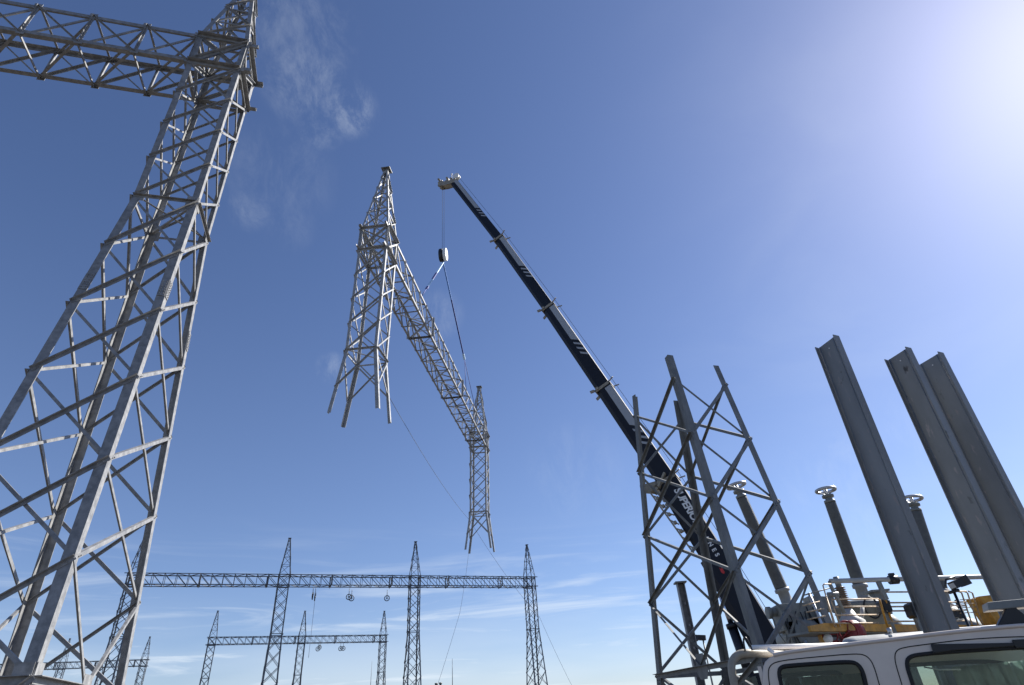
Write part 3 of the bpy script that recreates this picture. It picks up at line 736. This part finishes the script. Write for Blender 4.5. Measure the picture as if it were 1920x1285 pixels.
pile('rightmost of the three upright sheet piles, blotched dark, reaching the right edge', PS(7.427, 9.639, 1.2), 1.3, 1.5 + 5.1 * 1.2)

# ------------------------------------------------------------ circuit breaker bushings
def bushing(bot, topp, r0, lab):
    ax_ = (topp - bot); Ln = ax_.length; d_ = ax_.normalized()
    th = thing('bushing', lab, 'bushing', bot, 'tall bushings of the breaker')
    pr = [(r0 * .9, 0)]; nsh = 84
    for k in range(nsh):
        h = .06 + (Ln - .35) * k / nsh; rr = r0 * (1.06 - .1 * k / nsh); pr += [(rr * .93, h), (rr, h + .014), (rr * .93, h + .032)]
    pr.append((r0 * .7, Ln - .28))
    q = MB(); q.lathe(bot, d_, pr, 18); q.build('insulator', PORC, th)
    q = MB(); q.lathe(bot - d_ * .55, d_, [(r0 * 1.15, 0), (r0 * 1.15, .1), (r0 * .95, .14), (r0 * .9, .45), (r0 * 1.2, .48), (r0 * 1.2, .58)], 18); q.build('base_flange', TANKM, th)
    q = MB(); q.lathe(topp - d_ * .28, d_, [(r0 * .95, 0), (r0 * .95, .1), (r0 * .6, .12), (r0 * .6, .2), (r0 * 1.0, .22), (r0 * 1.0, .3)], 16); q.build('cap', TANKG, th)
    q = MB(); _, a, b = frame_from(d_, V((1, 0, 0))); cc = topp + d_ * .22
    q.tube([cc + (a * math.cos(x) + b * math.sin(x)) * r0 * 1.6 for x in [2 * math.pi * i / 28 for i in range(28)]], .06, 8, True)
    for i in range(4):
        x = math.pi / 4 + i * math.pi / 2; q.tube([topp, cc + (a * math.cos(x) + b * math.sin(x)) * r0 * 1.55], .025, 5)
    q.cyl(topp - d_ * .02, topp + d_ * .25, .05, n=8)
    q.build('corona_ring', ALU, th)
    return th
b1, t1 = at(1466, 1106, 22.5), at(1385, 921, 22.5)
b2, t2 = at(1612, 1098, 22.5), at(1552, 930, 22.5)
b3, t3 = at(1765, 1108, 22.8), at(1713, 946, 22.8)
bushing(b1, t1, .21, 'leaning ribbed bushing seen through the lattice tower, leftmost of the three')
bushing(b2, t2, .21, 'ribbed brown-grey bushing with a bright corona ring, clear against the sky, middle of the three')
bushing(b3, t3, .21, 'ribbed bushing half hidden behind the leftmost sheet pile')
brk = thing('circuit_breaker', 'grey steel circuit breaker tanks and cabinets under the tall bushings, behind the yellow platform', 'circuit breaker', V((b2.x, b2.y, 0)))
for i, (b, t) in enumerate(((b1, t1), (b2, t2), (b3, t3))):
    d_ = (t - b).normalized(); c = b - d_ * .55
    q = MB(); q.lathe(c - d_ * .45, d_, [(.3, 0), (.42, .02), (.42, .3), (.34, .36), (.3, .46)], 18); q.build('turret', TANKG, brk)
    q = MB(); q.lathe(V((c.x, c.y - .9, c.z - .95)), V((.1, 1, 0)), [(.3, 0), (.5, .12), (.56, .3), (.56, 2.0), (.5, 2.2), (.3, 2.3)], 22); q.build('tank', TANKG, brk)
    q = MB()
    for sx in (-.5, .5):
        for sy in (-.5, .9): q.box(V((c.x + sx, c.y + sy, 0)), V((c.x + sx, c.y + sy, c.z - 1.3)), V((1, 0, 0)), .14, .14)
    q.build('support_leg', TANKG, brk)
c = b1
q = MB()
q.block(c + V((.05, -.3, -.95)), V((1, 0, 0)), V((0, 1, 0)), Z, 1.25, .9, .8, .06); q.block(c + V((.95, -.4, -.6)), V((.98, 0, -.1)), V((0, 1, 0)), V((.1, 0, .98)), .85, .6, .42, .03)
q.prism([(-.75, .0), (.75, .1), (.35, -1.25), (-.35, -1.3)], c + V((.15, -.75, -1.1)), c + V((.15, -.55, -1.1)), V((1, 0, 0)), Z)
q.build('mechanism_cabinet', TANKG, brk, bevel=.02)
q = MB()
for k in range(9):
    x0 = -.5 + k * .13; p = [c + V((x0 + random.uniform(-.1, .1), -.82, -.8 - .35 * j + random.uniform(-.1, .1))) for j in range(6)]
    q.tube(p, .02, 5)
q.build('cabling', BLACK, brk)
q = MB()
for (x0, z0, z1) in ((.5, -.3, -2.6), (.72, -.9, -2.6), (-.1, -1.7, -2.6)):
    q.cyl(c + V((x0, -.9, z0)), c + V((x0 + .25, -.9, z1)), .05, n=8)
q.build('conduit', ALU, brk)
q = MB(); p = c + V((-.75, -.4, -.75)); q.cyl(p, p + V((.3, 0, 0)), .14, n=10); q.cyl(p - V((.12, 0, 0)), p, .2, n=8); q.tube([p + V((0, 0, -.1)), p + V((.1, 0, -.7)), p + V((.25, 0, -1.0)), p + V((.35, 0, -.6))], .02, 5); q.build('valve', TANKG, brk)

# brown ribbed post insulator beside the platform
pb, pt_ = at(1590, 1150, 17), at(1567, 1082, 17)
th = thing('post_insulator', 'small ribbed brown insulator with a grey cap, by the platform\'s left end', 'insulator', V((pb.x, pb.y, pb.z)))
d_ = (pt_ - pb).normalized(); Ln = (pt_ - pb).length
q = MB(); pr = []
for k in range(11): h = .1 + (Ln - .35) * k / 11; pr += [(.075, h), (.15, h + .02), (.08, h + .05)]
q.lathe(pb, d_, pr, 14); q.build('insulator', BRNP, th)
q = MB(); q.cyl(pt_ - d_ * .3, pt_, .075, n=10); q.build('cap', TANKG, th)
q = MB(); q.lathe(pb - d_ * .7, d_, [(.34, 0), (.36, .1), (.34, .5), (.2, .62), (.12, .8)], 18); q.cyl(pb - d_ * .25 + V((.25, 0, 0)), pb + V((.42, 0, .12)), .05, n=8); q.cyl(V((pb.x, pb.y, 0)), pb - d_ * .6, .2, n=12); q.build('base_tank', TANKL, th)

# ------------------------------------------------------------ yellow work platform
Y0 = 15.0
def YD(px): return 15.0 + max(0, (px - 1521)) / 329 * 3.4
pf = thing('work_platform', 'yellow steel access platform with thin guard rails, seen over the pickup roof', 'platform', V((8.3, Y0, 0)))
X, Yv = V((1, 0, 0)), V((0, 1, 0))
def box3(mb, x0, x1, y0, y1, z0, z1): mb.block(V(((x0 + x1) / 2, (y0 + y1) / 2, (z0 + z1) / 2)), X, Yv, Z, x1 - x0, y1 - y0, z1 - z0)
a = at(1521, 1180.5, 15.0); e = at(1862, 1184, 18.6); a.z = e.z = (a.z + e.z) / 2; fd = (e - a).normalized(); fn = V((fd.y, -fd.x, 0)); ln = (e - a).length
q = MB(); q.prism([(0, -.02), (ln, -.02), (ln, .14), (1.9, .14), (.5, .15), (0, .09)], a, a - fn * .08, fd, Z); q.build('fascia', YEL, pf)
q = MB(); q.prism([(0, -.05), (ln, -.05), (ln, .0), (0, .0)], a - fn * .09, a - fn * .7, fd, Z); q.build('deck', TANKG, pf)
q = MB(); p0 = at(1827, 1121, YD(1827)); q.prism([(0, 0), (.5, .02), (.74, -.86), (.2, -.88)], V((p0.x, YD(1827) - .2, p0.z)), V((p0.x, YD(1827) + .4, p0.z)), X, Z); q.build('end_panel', YEL, pf)
def rail(pxs, r=.022, m=RAILM, name='guard_rail', y=Y0 - .04):
    q = MB(); q.tube([at(a, b, YD(a) - .1) if len(t) == 0 else at(a, b, t[0]) for (a, b, *t) in pxs], r * .8, 6); return q.build(name, m, pf)
for ya, yb in ((1124, 1123), (1138, 1137.5), (1153.5, 1153), (1169, 1168.5)): rail([(1560 if ya < 1130 else 1566, ya), (1647, yb)])
rail([(1576, 1176), (1571, 1160), (1559, 1128), (1561, 1124), (1570, 1124)]); rail([(1565, 1176), (1543, 1098), (1545, 1095.5), (1558, 1095)])
rail([(1568, 1176), (1546, 1108, 16.2)], .015)
for ya, yb in ((1110.5, 1109), (1130.5, 1129), (1138, 1136), (1146, 1144), (1165.5, 1164)): rail([(1662, ya), (1812, yb)], .026)
for x0, x1 in ((1649, 1664), (1660, 1675)): rail([(x0, 1124), (x1, 1176)], .035, YEL, 'post')
for x0 in (1802, 1813, 1822): rail([(x0 - 6, 1109), (x0 + 1, 1112), (x0 + 21, 1172)], .028)
for ya in (1125, 1133, 1140, 1150): rail([(1800, ya), (1833, ya - 2)], .014)
rail([(1512, 1148, 15), (1545, 1141, 15)], .018); rail([(1514, 1162, 15), (1548, 1155, 15)], .018); rail([(1505, 1117, 16), (1556, 1103, 16)], .02, TANKG); rail([(1505, 1136, 16), (1537, 1128, 16)], .02)
q = MB()
for (px, py) in ((1790, 1150), (1800, 1152), (1797, 1133)): c = at(px, py, YD(px)); q.block(c, X, Yv, Z, .07, .1, .22)
q.build('control_box', BLACK, pf)
# supports
q = MB()
for px in (1540, 1840):
    c = at(px, 1182, YD(px) + .5); q.box(V((c.x, c.y, 0)), V((c.x, c.y, c.z - .1)), X, .18, .18)
q.build('support_leg', YEL, pf)
# overhead pipe
pA, pB = at(1556, 1090, 15.4), at(1936, 1079, 15.4)
th = thing('overhead_pipe', 'long horizontal grey pipe with clamp couplings, running above the yellow platform', 'pipe', pA)
q = MB(); q.cyl(pA, pB, .055, n=12); q.build('pipe', TANKL, th)
for px, py in ((1675, 1087.5), (1893, 1080.5)):
    c = at(px, py, 15.4); q = MB(); q.cyl(c - X * .1, c + X * .1, .1, n=12); q.block(c + Z * .08, X, Yv, Z, .12, .08, .14); q.build('coupling', BLACK, th)
q = MB(); q.tube([pA, pA + V((-.02, 0, -.08)), at(1583, 1150, 15.4)], .045, 8); q.build('elbow', TANKG, th)
q = MB()
for px in (1560, 1564): c = at(px, 1115, 15.4); q.cyl(c - X * .1, c + X * .1, .06, n=8)
c = at(1645, 1087, 15.4); q.box(c, at(1662, 1125, 15.4), Yv, .09, .09); q.build('pipe_support', TANKG, th)
q = MB(); q.box(V((pB.x - .3, pB.y, 0)), V((pB.x - .3, pB.y, pB.z - .05)), X, .12, .12); q.build('support_leg', TANKG, th)

# small machine with red valve wheels, pale tank, dark housings
c = at(1588, 1185, 16.2)
th = thing('pump_unit', 'dark red pump unit with round valve wheels, low behind the pickup roof', 'pump', V((c.x, c.y, 0)))
q = MB(); q.lathe(c - V((0, .4, .05)), V((0, -1, 0)), [(.2, -.5), (.26, -.4), (.26, .0), (.15, .05)], 20); q.block(c - V((0, 0, .5)), X, Yv, Z, 1.1, .8, .6, .08); q.build('pump_body', DRED, th)
for (px, py, r_) in ((1590, 1184, .22), (1556, 1190, .17)):
    c2 = at(px, py, 15.6); q = MB(); q.tube([c2 + (X * math.cos(x) + Z * math.sin(x)) * r_ for x in [2 * math.pi * i / 24 for i in range(24)]], .02, 6, True)
    for i in range(5): x = 2 * math.pi * i / 5; q.cyl(c2, c2 + (X * math.cos(x) + Z * math.sin(x)) * r_, .012, n=5)
    q.cyl(c2 - Yv * .05, c2 + Yv * .3, .03, n=8); q.build('valve_wheel', DRED, th)
q = MB(); c2 = at(1549, 1199, 15.7); q.lathe(c2, V((0, -1, 0)), [(.09, 0), (.12, .05), (.1, .15), (.04, .2)], 14); q.build('pressure_gauge', WHITE, th)
q = MB(); q.block(V((c.x, c.y, .3 + (c.z - 1) / 2)), X, Yv, Z, 1.0, .8, c.z - .8, .05); q.build('plinth', TANKG, th)
# pale rounded tank
c = at(1672, 1194, 14.4)
q = MB(); q.lathe(c + V((-1.1, 0, -.25)), X, [(.05, 0), (.2, .02), (.28, .1), (.31, .25), (.31, 2.6), (.28, 2.75), (.05, 2.85)], 24)
th = thing('storage_tank', 'pale grey rounded tank lying between the leftmost sheet pile and the red pump unit', 'tank', V((c.x, c.y, 0)))
q.build('shell', TANKL, th); q = MB()
for dx in (-.6, 1.2): q.box(V((c.x + dx, c.y, 0)), V((c.x + dx, c.y, c.z - .5)), Yv, .12, .4)
q.build('saddle', TANKG, th)
q = MB(); cc = at(1668, 1193, 14.05); q.cyl(cc, cc - Yv * .06, .03, n=8); cc2 = c + V((.0, 0, .05)); q.cyl(cc2, cc2 + Z * .12, .05, n=10); q.build('fitting', ALU, th)
# white machine housings seen right of the pile
c = at(1815, 1183, 13.2)
th = thing('machine_canopy', 'glossy white machine canopy just above the pickup roof, right of the leftmost sheet pile', 'canopy', V((c.x, c.y, 0)))
q = MB(); q.block(c - Z * .15, X, Yv, Z, 1.5, 1.0, .36, .12); q.build('lid', WHITE, th, bevel=.04)
q = MB(); q.block(V((c.x, c.y, (c.z - .3) / 2)), X, Yv, Z, 1.3, .9, c.z - .35); q.build('housing', TANKL, th)
for (px, py, w_, h_, lab) in ((1657, 1138, .22, .3, 'dark electrical box behind the double yellow posts of the platform'), (1713, 1145, .28, .34, 'dark electrical box with cut corners, left of the leftmost sheet pile at its foot')):
    c = at(px, py, 16.5); th = thing('junction_box', lab, 'box', V((c.x, c.y, 0)), 'dark junction boxes on posts')
    q = MB(); q.block(c, X, Z, Yv, w_, h_, .3, .05); q.build('enclosure', BLACK, th); q = MB(); q.box(V((c.x, c.y, 0)), c, X, .12, .12); q.build('post', TANKG, th)
    q = MB(); q.block(c - Yv * .16, X, Z, Yv, w_ * .7, h_ * .7, .01); q.build('door', BLACK, th)
# grey round tank/switch body behind the rails with loop
c = at(1618, 1155, 18.5)
th = thing('switch_tank', 'squat grey tank with a flat lid and a cable loop under the middle bushing', 'tank', V((c.x, c.y, 0)))
q = MB(); q.lathe(c - Z * .75, Z, [(.62, 0), (.68, .05), (.68, .9), (.74, .93), (.74, 1.02), (.5, 1.12), (.3, 1.14)], 26); q.build('tank', TANKG, th)
q = MB(); cc = c + V((-.05, -.74, .1)); q.tube([cc + (X * math.cos(x) * .2 + Z * math.sin(x) * .26) for x in [2 * math.pi * i / 20 for i in range(20)]], .022, 6, True); q.build('cable_loop', BLACK, th)
q = MB(); q.cyl(V((c.x, c.y, 0)), c - Z * .7, .4, n=14); q.build('pedestal', TANKG, th)
q = MB(); cc = at(1643, 1110, 18.3); q.box(cc - Z * .6, cc, X, .3, .3); q.block(cc, X, Yv, Z, .52, .5, .05); q.block(cc + V((0, 0, -.3)), X, Yv, Z, .36, .36, .08); q.build('bushing_well', TANKG, th)

# camera-like floodlight on the platform rail
c = at(1789, 1097, 14.6)
th = thing('floodlight', 'black floodlight on a short mast above the platform rail, right of the leftmost sheet pile', 'floodlight', c)
u_ = V((.96, 0, .26)); v_ = V((-.26, 0, .96))
q = MB(); q.block(c + u_ * .1, u_, Yv, v_, .34, .22, .16, .02); q.block(c + u_ * .26, u_, Yv, v_, .14, .26, .2, .02); q.build('lamp_housing', BLACK, th)
q = MB(); q.block(c - u_ * .12 - Yv * .1, u_, Yv, v_, .12, .03, .1); q.build('label_plate', TANKL, th)
q = MB(); q.tube([c - u_ * .2 + v_ * .04, c - u_ * .1 + v_ * .15, c + u_ * .12 + v_ * .14], .025, 6); q.tube([c - u_ * .22 - v_ * .1, c + u_ * .02 - v_ * .12], .035, 6); q.build('bracket', BLACK, th)
q = MB(); q.cyl(V((c.x - .1, c.y, 0)), c - v_ * .1 - u_ * .1, .03, n=6); q.build('mast', BLACK, th)

# steel post and lamp pole behind the tower section
pt_ = at(1275, 1093, 24); b_ = V((pt_.x, pt_.y, 0))
th = thing('steel_post', 'weathered steel channel post with a small cap plate, seen through the tower section', 'post', b_)
q = MB(); q.prism([(-.14, -.12), (.14, -.12), (.14, .12), (.11, .12), (.11, -.09), (-.11, -.09), (-.11, .12), (-.14, .12)], b_, pt_, X, -Yv)
for k in range(5): zz = pt_.z * (.35 + k * .13); q.block(V((b_.x, b_.y - .13, zz)), X, Yv, Z, .06, .05, .08)
q.build('channel', GALV, th)
q = MB(); q.block(pt_, X, Yv, Z, .42, .42, .05); q.build('cap_plate', GALV_D, th)
pt_ = at(1314, 1196, 30); b_ = at(1325, 1285, 30); b_ = V((b_.x, 30, 0))
b_ = V((pt_.x + .08, 30, 0))
th = thing('lamp_pole', 'thin pole with a small black lamp head seen between the legs of the tower section', 'lamp', b_)
q = MB(); q.cyl(b_, V((b_.x, 30, pt_.z)), .05, .035, 8); q.build('pole', TANKG, th)
q = MB(); q.block(pt_, V((.98, 0, -.1)), Yv, V((.1, 0, .98)), .42, .3, .2, .05); q.block(pt_ - X * .25, X, Yv, Z, .16, .2, .26, .03); q.build('lamp_head', BLACK, th)
q = MB()

# ------------------------------------------------------------ pickup
E = V((.94888, -.31565, 0)); NO = V((-.31565, -.94888, 0))       # forward along the side, outward to the photographer
O = V((1.9, 5.72, 0)); HOOP = ((-.084, -.156), (.26, -.888)); RAILE = (.842, -.979); FS = (1.65, 1.72); RS = (.32, 1.735)
SHEETM = mat('added_translucent_sheet', (.5, .6, .56), .6, 0, .2, 6)  # added sheet material, translucent so it looks bright inside the cab
_t = SHEETM.node_tree; _b = _t.nodes['Principled BSDF']; _tl = _t.nodes.new('ShaderNodeBsdfTranslucent'); _tl.inputs[0].default_value = (.5, .6, .56, 1)
_mx = _t.nodes.new('ShaderNodeMixShader'); _mx.inputs[0].default_value = .5; _o = [n_ for n_ in _t.nodes if n_.type == 'OUTPUT_MATERIAL'][0]
_t.links.new(_b.outputs[0], _mx.inputs[1]); _t.links.new(_tl.outputs[0], _mx.inputs[2]); _t.links.new(_mx.outputs[0], _o.inputs[0])
tr = thing('pickup', 'pale grey double-cab pickup in the lower right corner, cut off by the frame', 'pickup truck', V((3.3, 6.0, 0)))
def S3(s, z, o=0.0): return O + E * s + NO * o + Z * z
def smooth(pts, closed, it=2, keep=()):
    for _ in range(it):
        out_ = []; n_ = len(pts)
        if not closed: out_.append(pts[0])
        for k in range(n_ if closed else n_ - 1):
            a, b = pts[k], pts[(k + 1) % n_]
            out_ += [(a[0] * .75 + b[0] * .25, a[1] * .75 + b[1] * .25), (a[0] * .25 + b[0] * .75, a[1] * .25 + b[1] * .75)]
        if not closed: out_.append(pts[-1])
        pts = out_
    return pts
ROOFL = [(-.04, 1.70), (-.02, 1.75), (-.003, 1.796), (.023, 1.83), (.06, 1.854), (.098, 1.867), (.169, 1.876), (.314, 1.883), (.563, 1.889), (.8, 1.894), (1.04, 1.898), (1.25, 1.904), (1.5, 1.908), (1.75, 1.908), (1.93, 1.905), (2.2, 1.88)]
OUTER = [(-.06, .95), (-.055, 1.45)] + ROOFL + [(2.5, 1.70), (2.9, 1.35), (3.1, 1.15), (3.12, .95)]
W1 = smooth([(.10, 1.06), (.095, 1.45), (.098, 1.66), (.104, 1.745), (.135, 1.784), (.23, 1.786), (.45, 1.781), (.66, 1.775), (.71, 1.755), (.73, 1.70), (.715, 1.58), (.70, 1.3), (.68, 1.08)], True)
W2 = smooth([(1.02, 1.06), (1.03, 1.4), (1.042, 1.62), (1.047, 1.72), (1.085, 1.774), (1.2, 1.782), (1.5, 1.777), (1.86, 1.766), (2.1, 1.745), (2.25, 1.66), (2.6, 1.25), (2.62, 1.12), (2.58, 1.06)], True)
def smooth3(P):
    for _ in range(2): P = [P[0]] + [q for a, b in zip(P, P[1:]) for q in (a.lerp(b, .25), a.lerp(b, .75))] + [P[-1]]
    return P
def side_wall(o_near, name, mats, parent, flip=1):
    bm = bmesh.new(); loops = []
    for pts in (OUTER, W1, W2):
        vs = [bm.verts.new(S3(s, z, o_near)) for s, z in pts]; loops.append([bm.edges.new((vs[i], vs[(i + 1) % len(vs)])) for i in range(len(vs))])
    bmesh.ops.triangle_fill(bm, use_beauty=True, use_dissolve=False, edges=[e for l in loops for e in l])
    ret = bmesh.ops.extrude_face_region(bm, geom=list(bm.faces)); vs = [v for v in ret['geom'] if isinstance(v, bmesh.types.BMVert)]
    for v in vs: v.co += NO * (-.045 * flip)
    mb = MB(); mb.bm.free(); mb.bm = bm
    return mb.build(name, mats, parent)
cabin = side_wall(0.0, 'cab_side', CAR, tr); far = side_wall(-1.60, 'cab_side', CAR, tr, -1)
bv = cabin.modifiers.new('bevel', 'BEVEL'); bv.width = .012; bv.segments = 3; bv.limit_method = 'ANGLE'; bv.angle_limit = R(50)
rf = MB(); bm = rf.bm; rows = []; nx = 16
for (s, z) in ROOFL:
    row = []; cr_ = .003
    for k in range(nx + 1):
        t = k / nx; row.append(bm.verts.new(S3(s, z + cr_ * min(1, (4 * t * (1 - t)) ** .45) , -.002 - 1.60 * t)))
    rows.append(row)
for a, b in zip(rows, rows[1:]):
    for k in range(nx): f = bm.faces.new((a[k], a[k + 1], b[k + 1], b[k])); f.smooth = True
roof = rf.build('roof', CAR, tr); sm = roof.modifiers.new('thick', 'SOLIDIFY'); sm.thickness = .02; sm.offset = -1
g_ = MB(); g_.tube([S3(s, z + .004, .001) for s, z in smooth(ROOFL[5:], False, 1)], .015, 10); g_.build('drip_rail', CAR, tr)
bw = MB(); bw.prism([(-.01, .95), (-1.59, .95), (-1.59, 1.80), (-.01, 1.80)], S3(-.05, 0, 0), S3(-.02, 0, 0), NO, Z); bw.build('back_wall', CAR, tr)
hl = MB(); hl.prism([(-.06, 1.79), (-1.54, 1.79), (-1.54, 1.82), (-.06, 1.82)], S3(0, .04, 0), S3(2.1, .06, 0), NO, Z); hl.build('roof_lining', LINER, tr)
def ribbon(pts, wdt, o, m, name, parent, closed=False):
    mb = MB(); mb.tube([S3(s, z, o) for s, z in pts], wdt, 6, closed); return mb.build(name, m, parent)
D1 = smooth([(-.01, 1.0), (-.005, 1.5), (.008, 1.66), (.025, 1.76), (.055, 1.80), (.11, 1.822), (.25, 1.829), (.46, 1.829), (.66, 1.828), (.765, 1.82), (.805, 1.79), (.82, 1.73), (.812, 1.6), (.80, 1.4), (.79, 1.0)], False)
D2 = smooth([(.93, 1.0), (.955, 1.45), (.968, 1.6), (.972, 1.68), (.98, 1.76), (1.005, 1.815), (1.06, 1.838), (1.25, 1.845), (1.46, 1.852), (1.69, 1.847), (1.9, 1.835), (2.1, 1.81), (2.3, 1.7)], False)
for dl, wn in ((D1, W1), (D2, W2)):
    ribbon(dl, .004, .001, SEAM, 'door_seam', tr)
    mb = MB(); mb.tube([S3(s, z, .0) for s, z in wn], .016, 6, True); mb.build('window_seal', RUBBER, tr)
    mb = MB(); mb.prism([(s, z) for s, z in wn], S3(0, 0, -.022), S3(0, 0, -.018), E, Z); mb.build('window_glass', GLASS, tr)
    mb = MB(); mb.prism([(s, z) for s, z in wn], S3(0, 0, -1.58), S3(0, 0, -1.576), E, Z); mb.build('window_glass', GLASS, tr)
    mb = MB(); mb.tube([S3(s, z, -1.58) for s, z in wn], .03, 6, True); mb.build('window_seal', RUBBER, tr)
vs_ = MB(); vs_.prism([(1.262, 1.842), (1.36, 1.834), (1.84, 1.797), (1.84, 1.775), (1.43, 1.785), (1.36, 1.783), (1.255, 1.779)], S3(0, 0, .03), S3(0, 0, .012), E, Z)
vs_.prism([(1.80, 1.82), (2.25, 1.80), (2.25, 1.74), (1.80, 1.765)], S3(0, 0, .034), S3(0, 0, .01), E, Z); vs_.build('window_visor', BLACK, tr, bevel=.004)
def seat(s, o):
    m1 = MB(); m1.prism([(-.26, .75), (.24, .75), (.24, 1.35), (.18, 1.42), (-.2, 1.42), (-.26, 1.35)], S3(s, 0, o), S3(s - .14, 0, o), NO, Z); st = m1.build('seat_back', SEAT, tr, bevel=.03)
    m1 = MB(); m1.prism([(-.13, 1.5), (.13, 1.5), (.12, 1.68), (.08, 1.71), (-.08, 1.71), (-.12, 1.68)], S3(s - .04, 0, o), S3(s - .14, 0, o), NO, Z)
    for q in (-.06, .06): m1.cyl(S3(s - .08, 1.4, o + q), S3(s - .08, 1.55, o + q), .008, n=6)
    m1.build('headrest', SEAT, st, bevel=.03)
for s, o in ((1.15, -.42), (1.15, -1.15), (.3, -.45), (.3, -1.15)): seat(s, o)
bp_ = MB(); bp_.prism([(.76, .9), (1.0, .9), (.99, 1.82), (.78, 1.82)], S3(0, 0, -.06), S3(0, 0, -.12), E, Z); bp_.build('pillar_trim', LINER, tr)
def folded_sheet(s0, s1, ztop0, ztop1, zbot, o, name):
    mb = MB(); bm = mb.bm; nn = 90; mm = 10; rows = []
    for k in range(nn + 1):
        t = k / nn; f = .022 * math.sin(t * 61 + 1.5 * math.sin(t * 13)) + .012 * math.sin(t * 150 + 2)
        col = []
        for m_ in range(mm + 1):
            u_ = m_ / mm; z = zbot + (ztop0 + (ztop1 - ztop0) * t - zbot) * u_
            col.append(bm.verts.new(S3(s0 + (s1 - s0) * t + .01 * math.sin(u_ * 7 + k), z, o + f * (1.3 - .7 * u_) + .012 * math.sin(u_ * 19 + t * 40))))
        rows.append(col)
    for a, b in zip(rows, rows[1:]):
        for m_ in range(mm): q_ = bm.faces.new((a[m_], a[m_ + 1], b[m_ + 1], b[m_])); q_.smooth = True
    o_ = mb.build(name, SHEETM, tr); sd_ = o_.modifiers.new('thick', 'SOLIDIFY'); sd_.thickness = .003
folded_sheet(FS[0], 2.9, FS[1], FS[1] + .01, 1.1, -1.42, 'added_window_sheet'); folded_sheet(RS[0], RS[0] + .62, RS[1], RS[1], 1.1, -1.42, 'added_window_sheet')  # folded sheets added to imitate the bright crumpled view through the windows
gh = MB(); gh.tube([S3(1.2, 1.70, -.2), S3(1.3, 1.675, -.22), S3(1.45, 1.665, -.22)], .006, 5); gh.build('grab_cord', WHITE, tr)
fl_ = MB(); fl_.block(S3(1.6, .75, -.8), E, NO, Z, 3.2, 1.5, .1); fl_.build('cab_floor', LINER, tr)
lb = MB(); lb.prism([(-.1, .5), (4.4, .5), (4.5, .7), (4.4, 1.12), (3.1, 1.2), (2.8, .97), (-.1, .97)], S3(0, 0, .02), S3(0, 0, -1.62), E, Z); lb.build('lower_body', CAR, tr, bevel=.03)
ty = MB(); ty.prism([(-2.3, .85), (-.2, .85), (-.2, 1.15), (-2.3, 1.15)], S3(0, 0, .08), S3(0, 0, -1.7), E, Z); ty.build('tray', GALV_D, tr)
ws = MB(); ws.prism([(2.25, 1.87), (2.28, 1.88), (3.1, 1.2), (3.05, 1.18)], S3(0, 0, -.06), S3(0, 0, -1.54), E, Z); ws.build('windscreen', GLASS, tr)
for s in (-1.2, 3.6):
    for o in (-.1, -1.5):
        wb_ = MB(); p = S3(s, .4, o); wb_.lathe(p - NO * .12, NO, [(.2, 0), (.37, .02), (.4, .06), (.4, .2), (.37, .24), (.2, .25)], 22); wo = wb_.build('wheel', RUBBER, tr)
        ri = MB(); ri.lathe(p - NO * .13, NO, [(.2, 0), (.12, .05), (.12, .2), (.2, .27)], 14); ri.build('rim', GALV, wo)
rk = MB(); pts = [S3(-.27, .9, -.06), S3(-.27, 1.6, -.06), S3(-.265, 1.76, -.06)]
for k in range(1, 8): a = math.pi / 2 * k / 7; pts.append(S3(-.262 + .13 * (1 - math.cos(a)), 1.79 + .125 * math.sin(a), -.06 - .01 * k))
pts += [S3(HOOP[0][0], 1.915, HOOP[0][1]), S3(HOOP[1][0], 1.915, HOOP[1][1])]
rk.tube(pts, .033, 12); rk.build('headboard_hoop', BEIGE, tr)
r2 = MB()
for z in (1.30, 1.50): r2.box(S3(-.27, z, -.12), S3(-.27, z, -1.5), Z, .05, .04)
for o in (-.35, -.7, -1.05): r2.box(S3(-.29, .95, o), S3(-.29, 1.74, o), NO, .014, .014)
r2.build('headboard_frame', GALV_D, tr)
r2 = MB(); r2.tube([S3(-.06, 1.95, -.1), S3(RAILE[0], 1.955, RAILE[1])], .021, 10); r2.build('rack_rail', WHITE, tr)
r3 = MB(); r3.tube(smooth3([S3(-.116, 1.93, -.1), S3(-.112, 2.0, -.1), S3(-.10, 2.035, -.1), S3(-.082, 2.03, -.1), S3(-.07, 1.99, -.1), S3(-.055, 1.93, -.1)]), .008, 6); r3.build('hook_bracket', BLACK, tr)
r4 = MB(); r4.box(S3(.07, 1.925, -.05), S3(.11, 1.89, -.04), E, .025, .025); r4.build('rack_clamp', WHITE, tr)
ft = MB(); ft.prism([(1.755, 1.90), (2.05, 1.90), (1.955, 2.05), (1.90, 2.05)], S3(0, 0, -.09), S3(0, 0, -.16), E, Z); ft.build('rack_foot', BLACK, tr, bevel=.006)
rt_ = MB(); rt_.prism([(1.77, 2.042), (2.9, 2.03), (2.9, 2.085), (1.785, 2.10)], S3(0, 0, -.08), S3(0, 0, -.24), E, Z); rt_.build('roof_tray', TANKG, tr, bevel=.006)
tr.rotation_euler = (0, 0, 0)
bpy.context.view_layer.update()
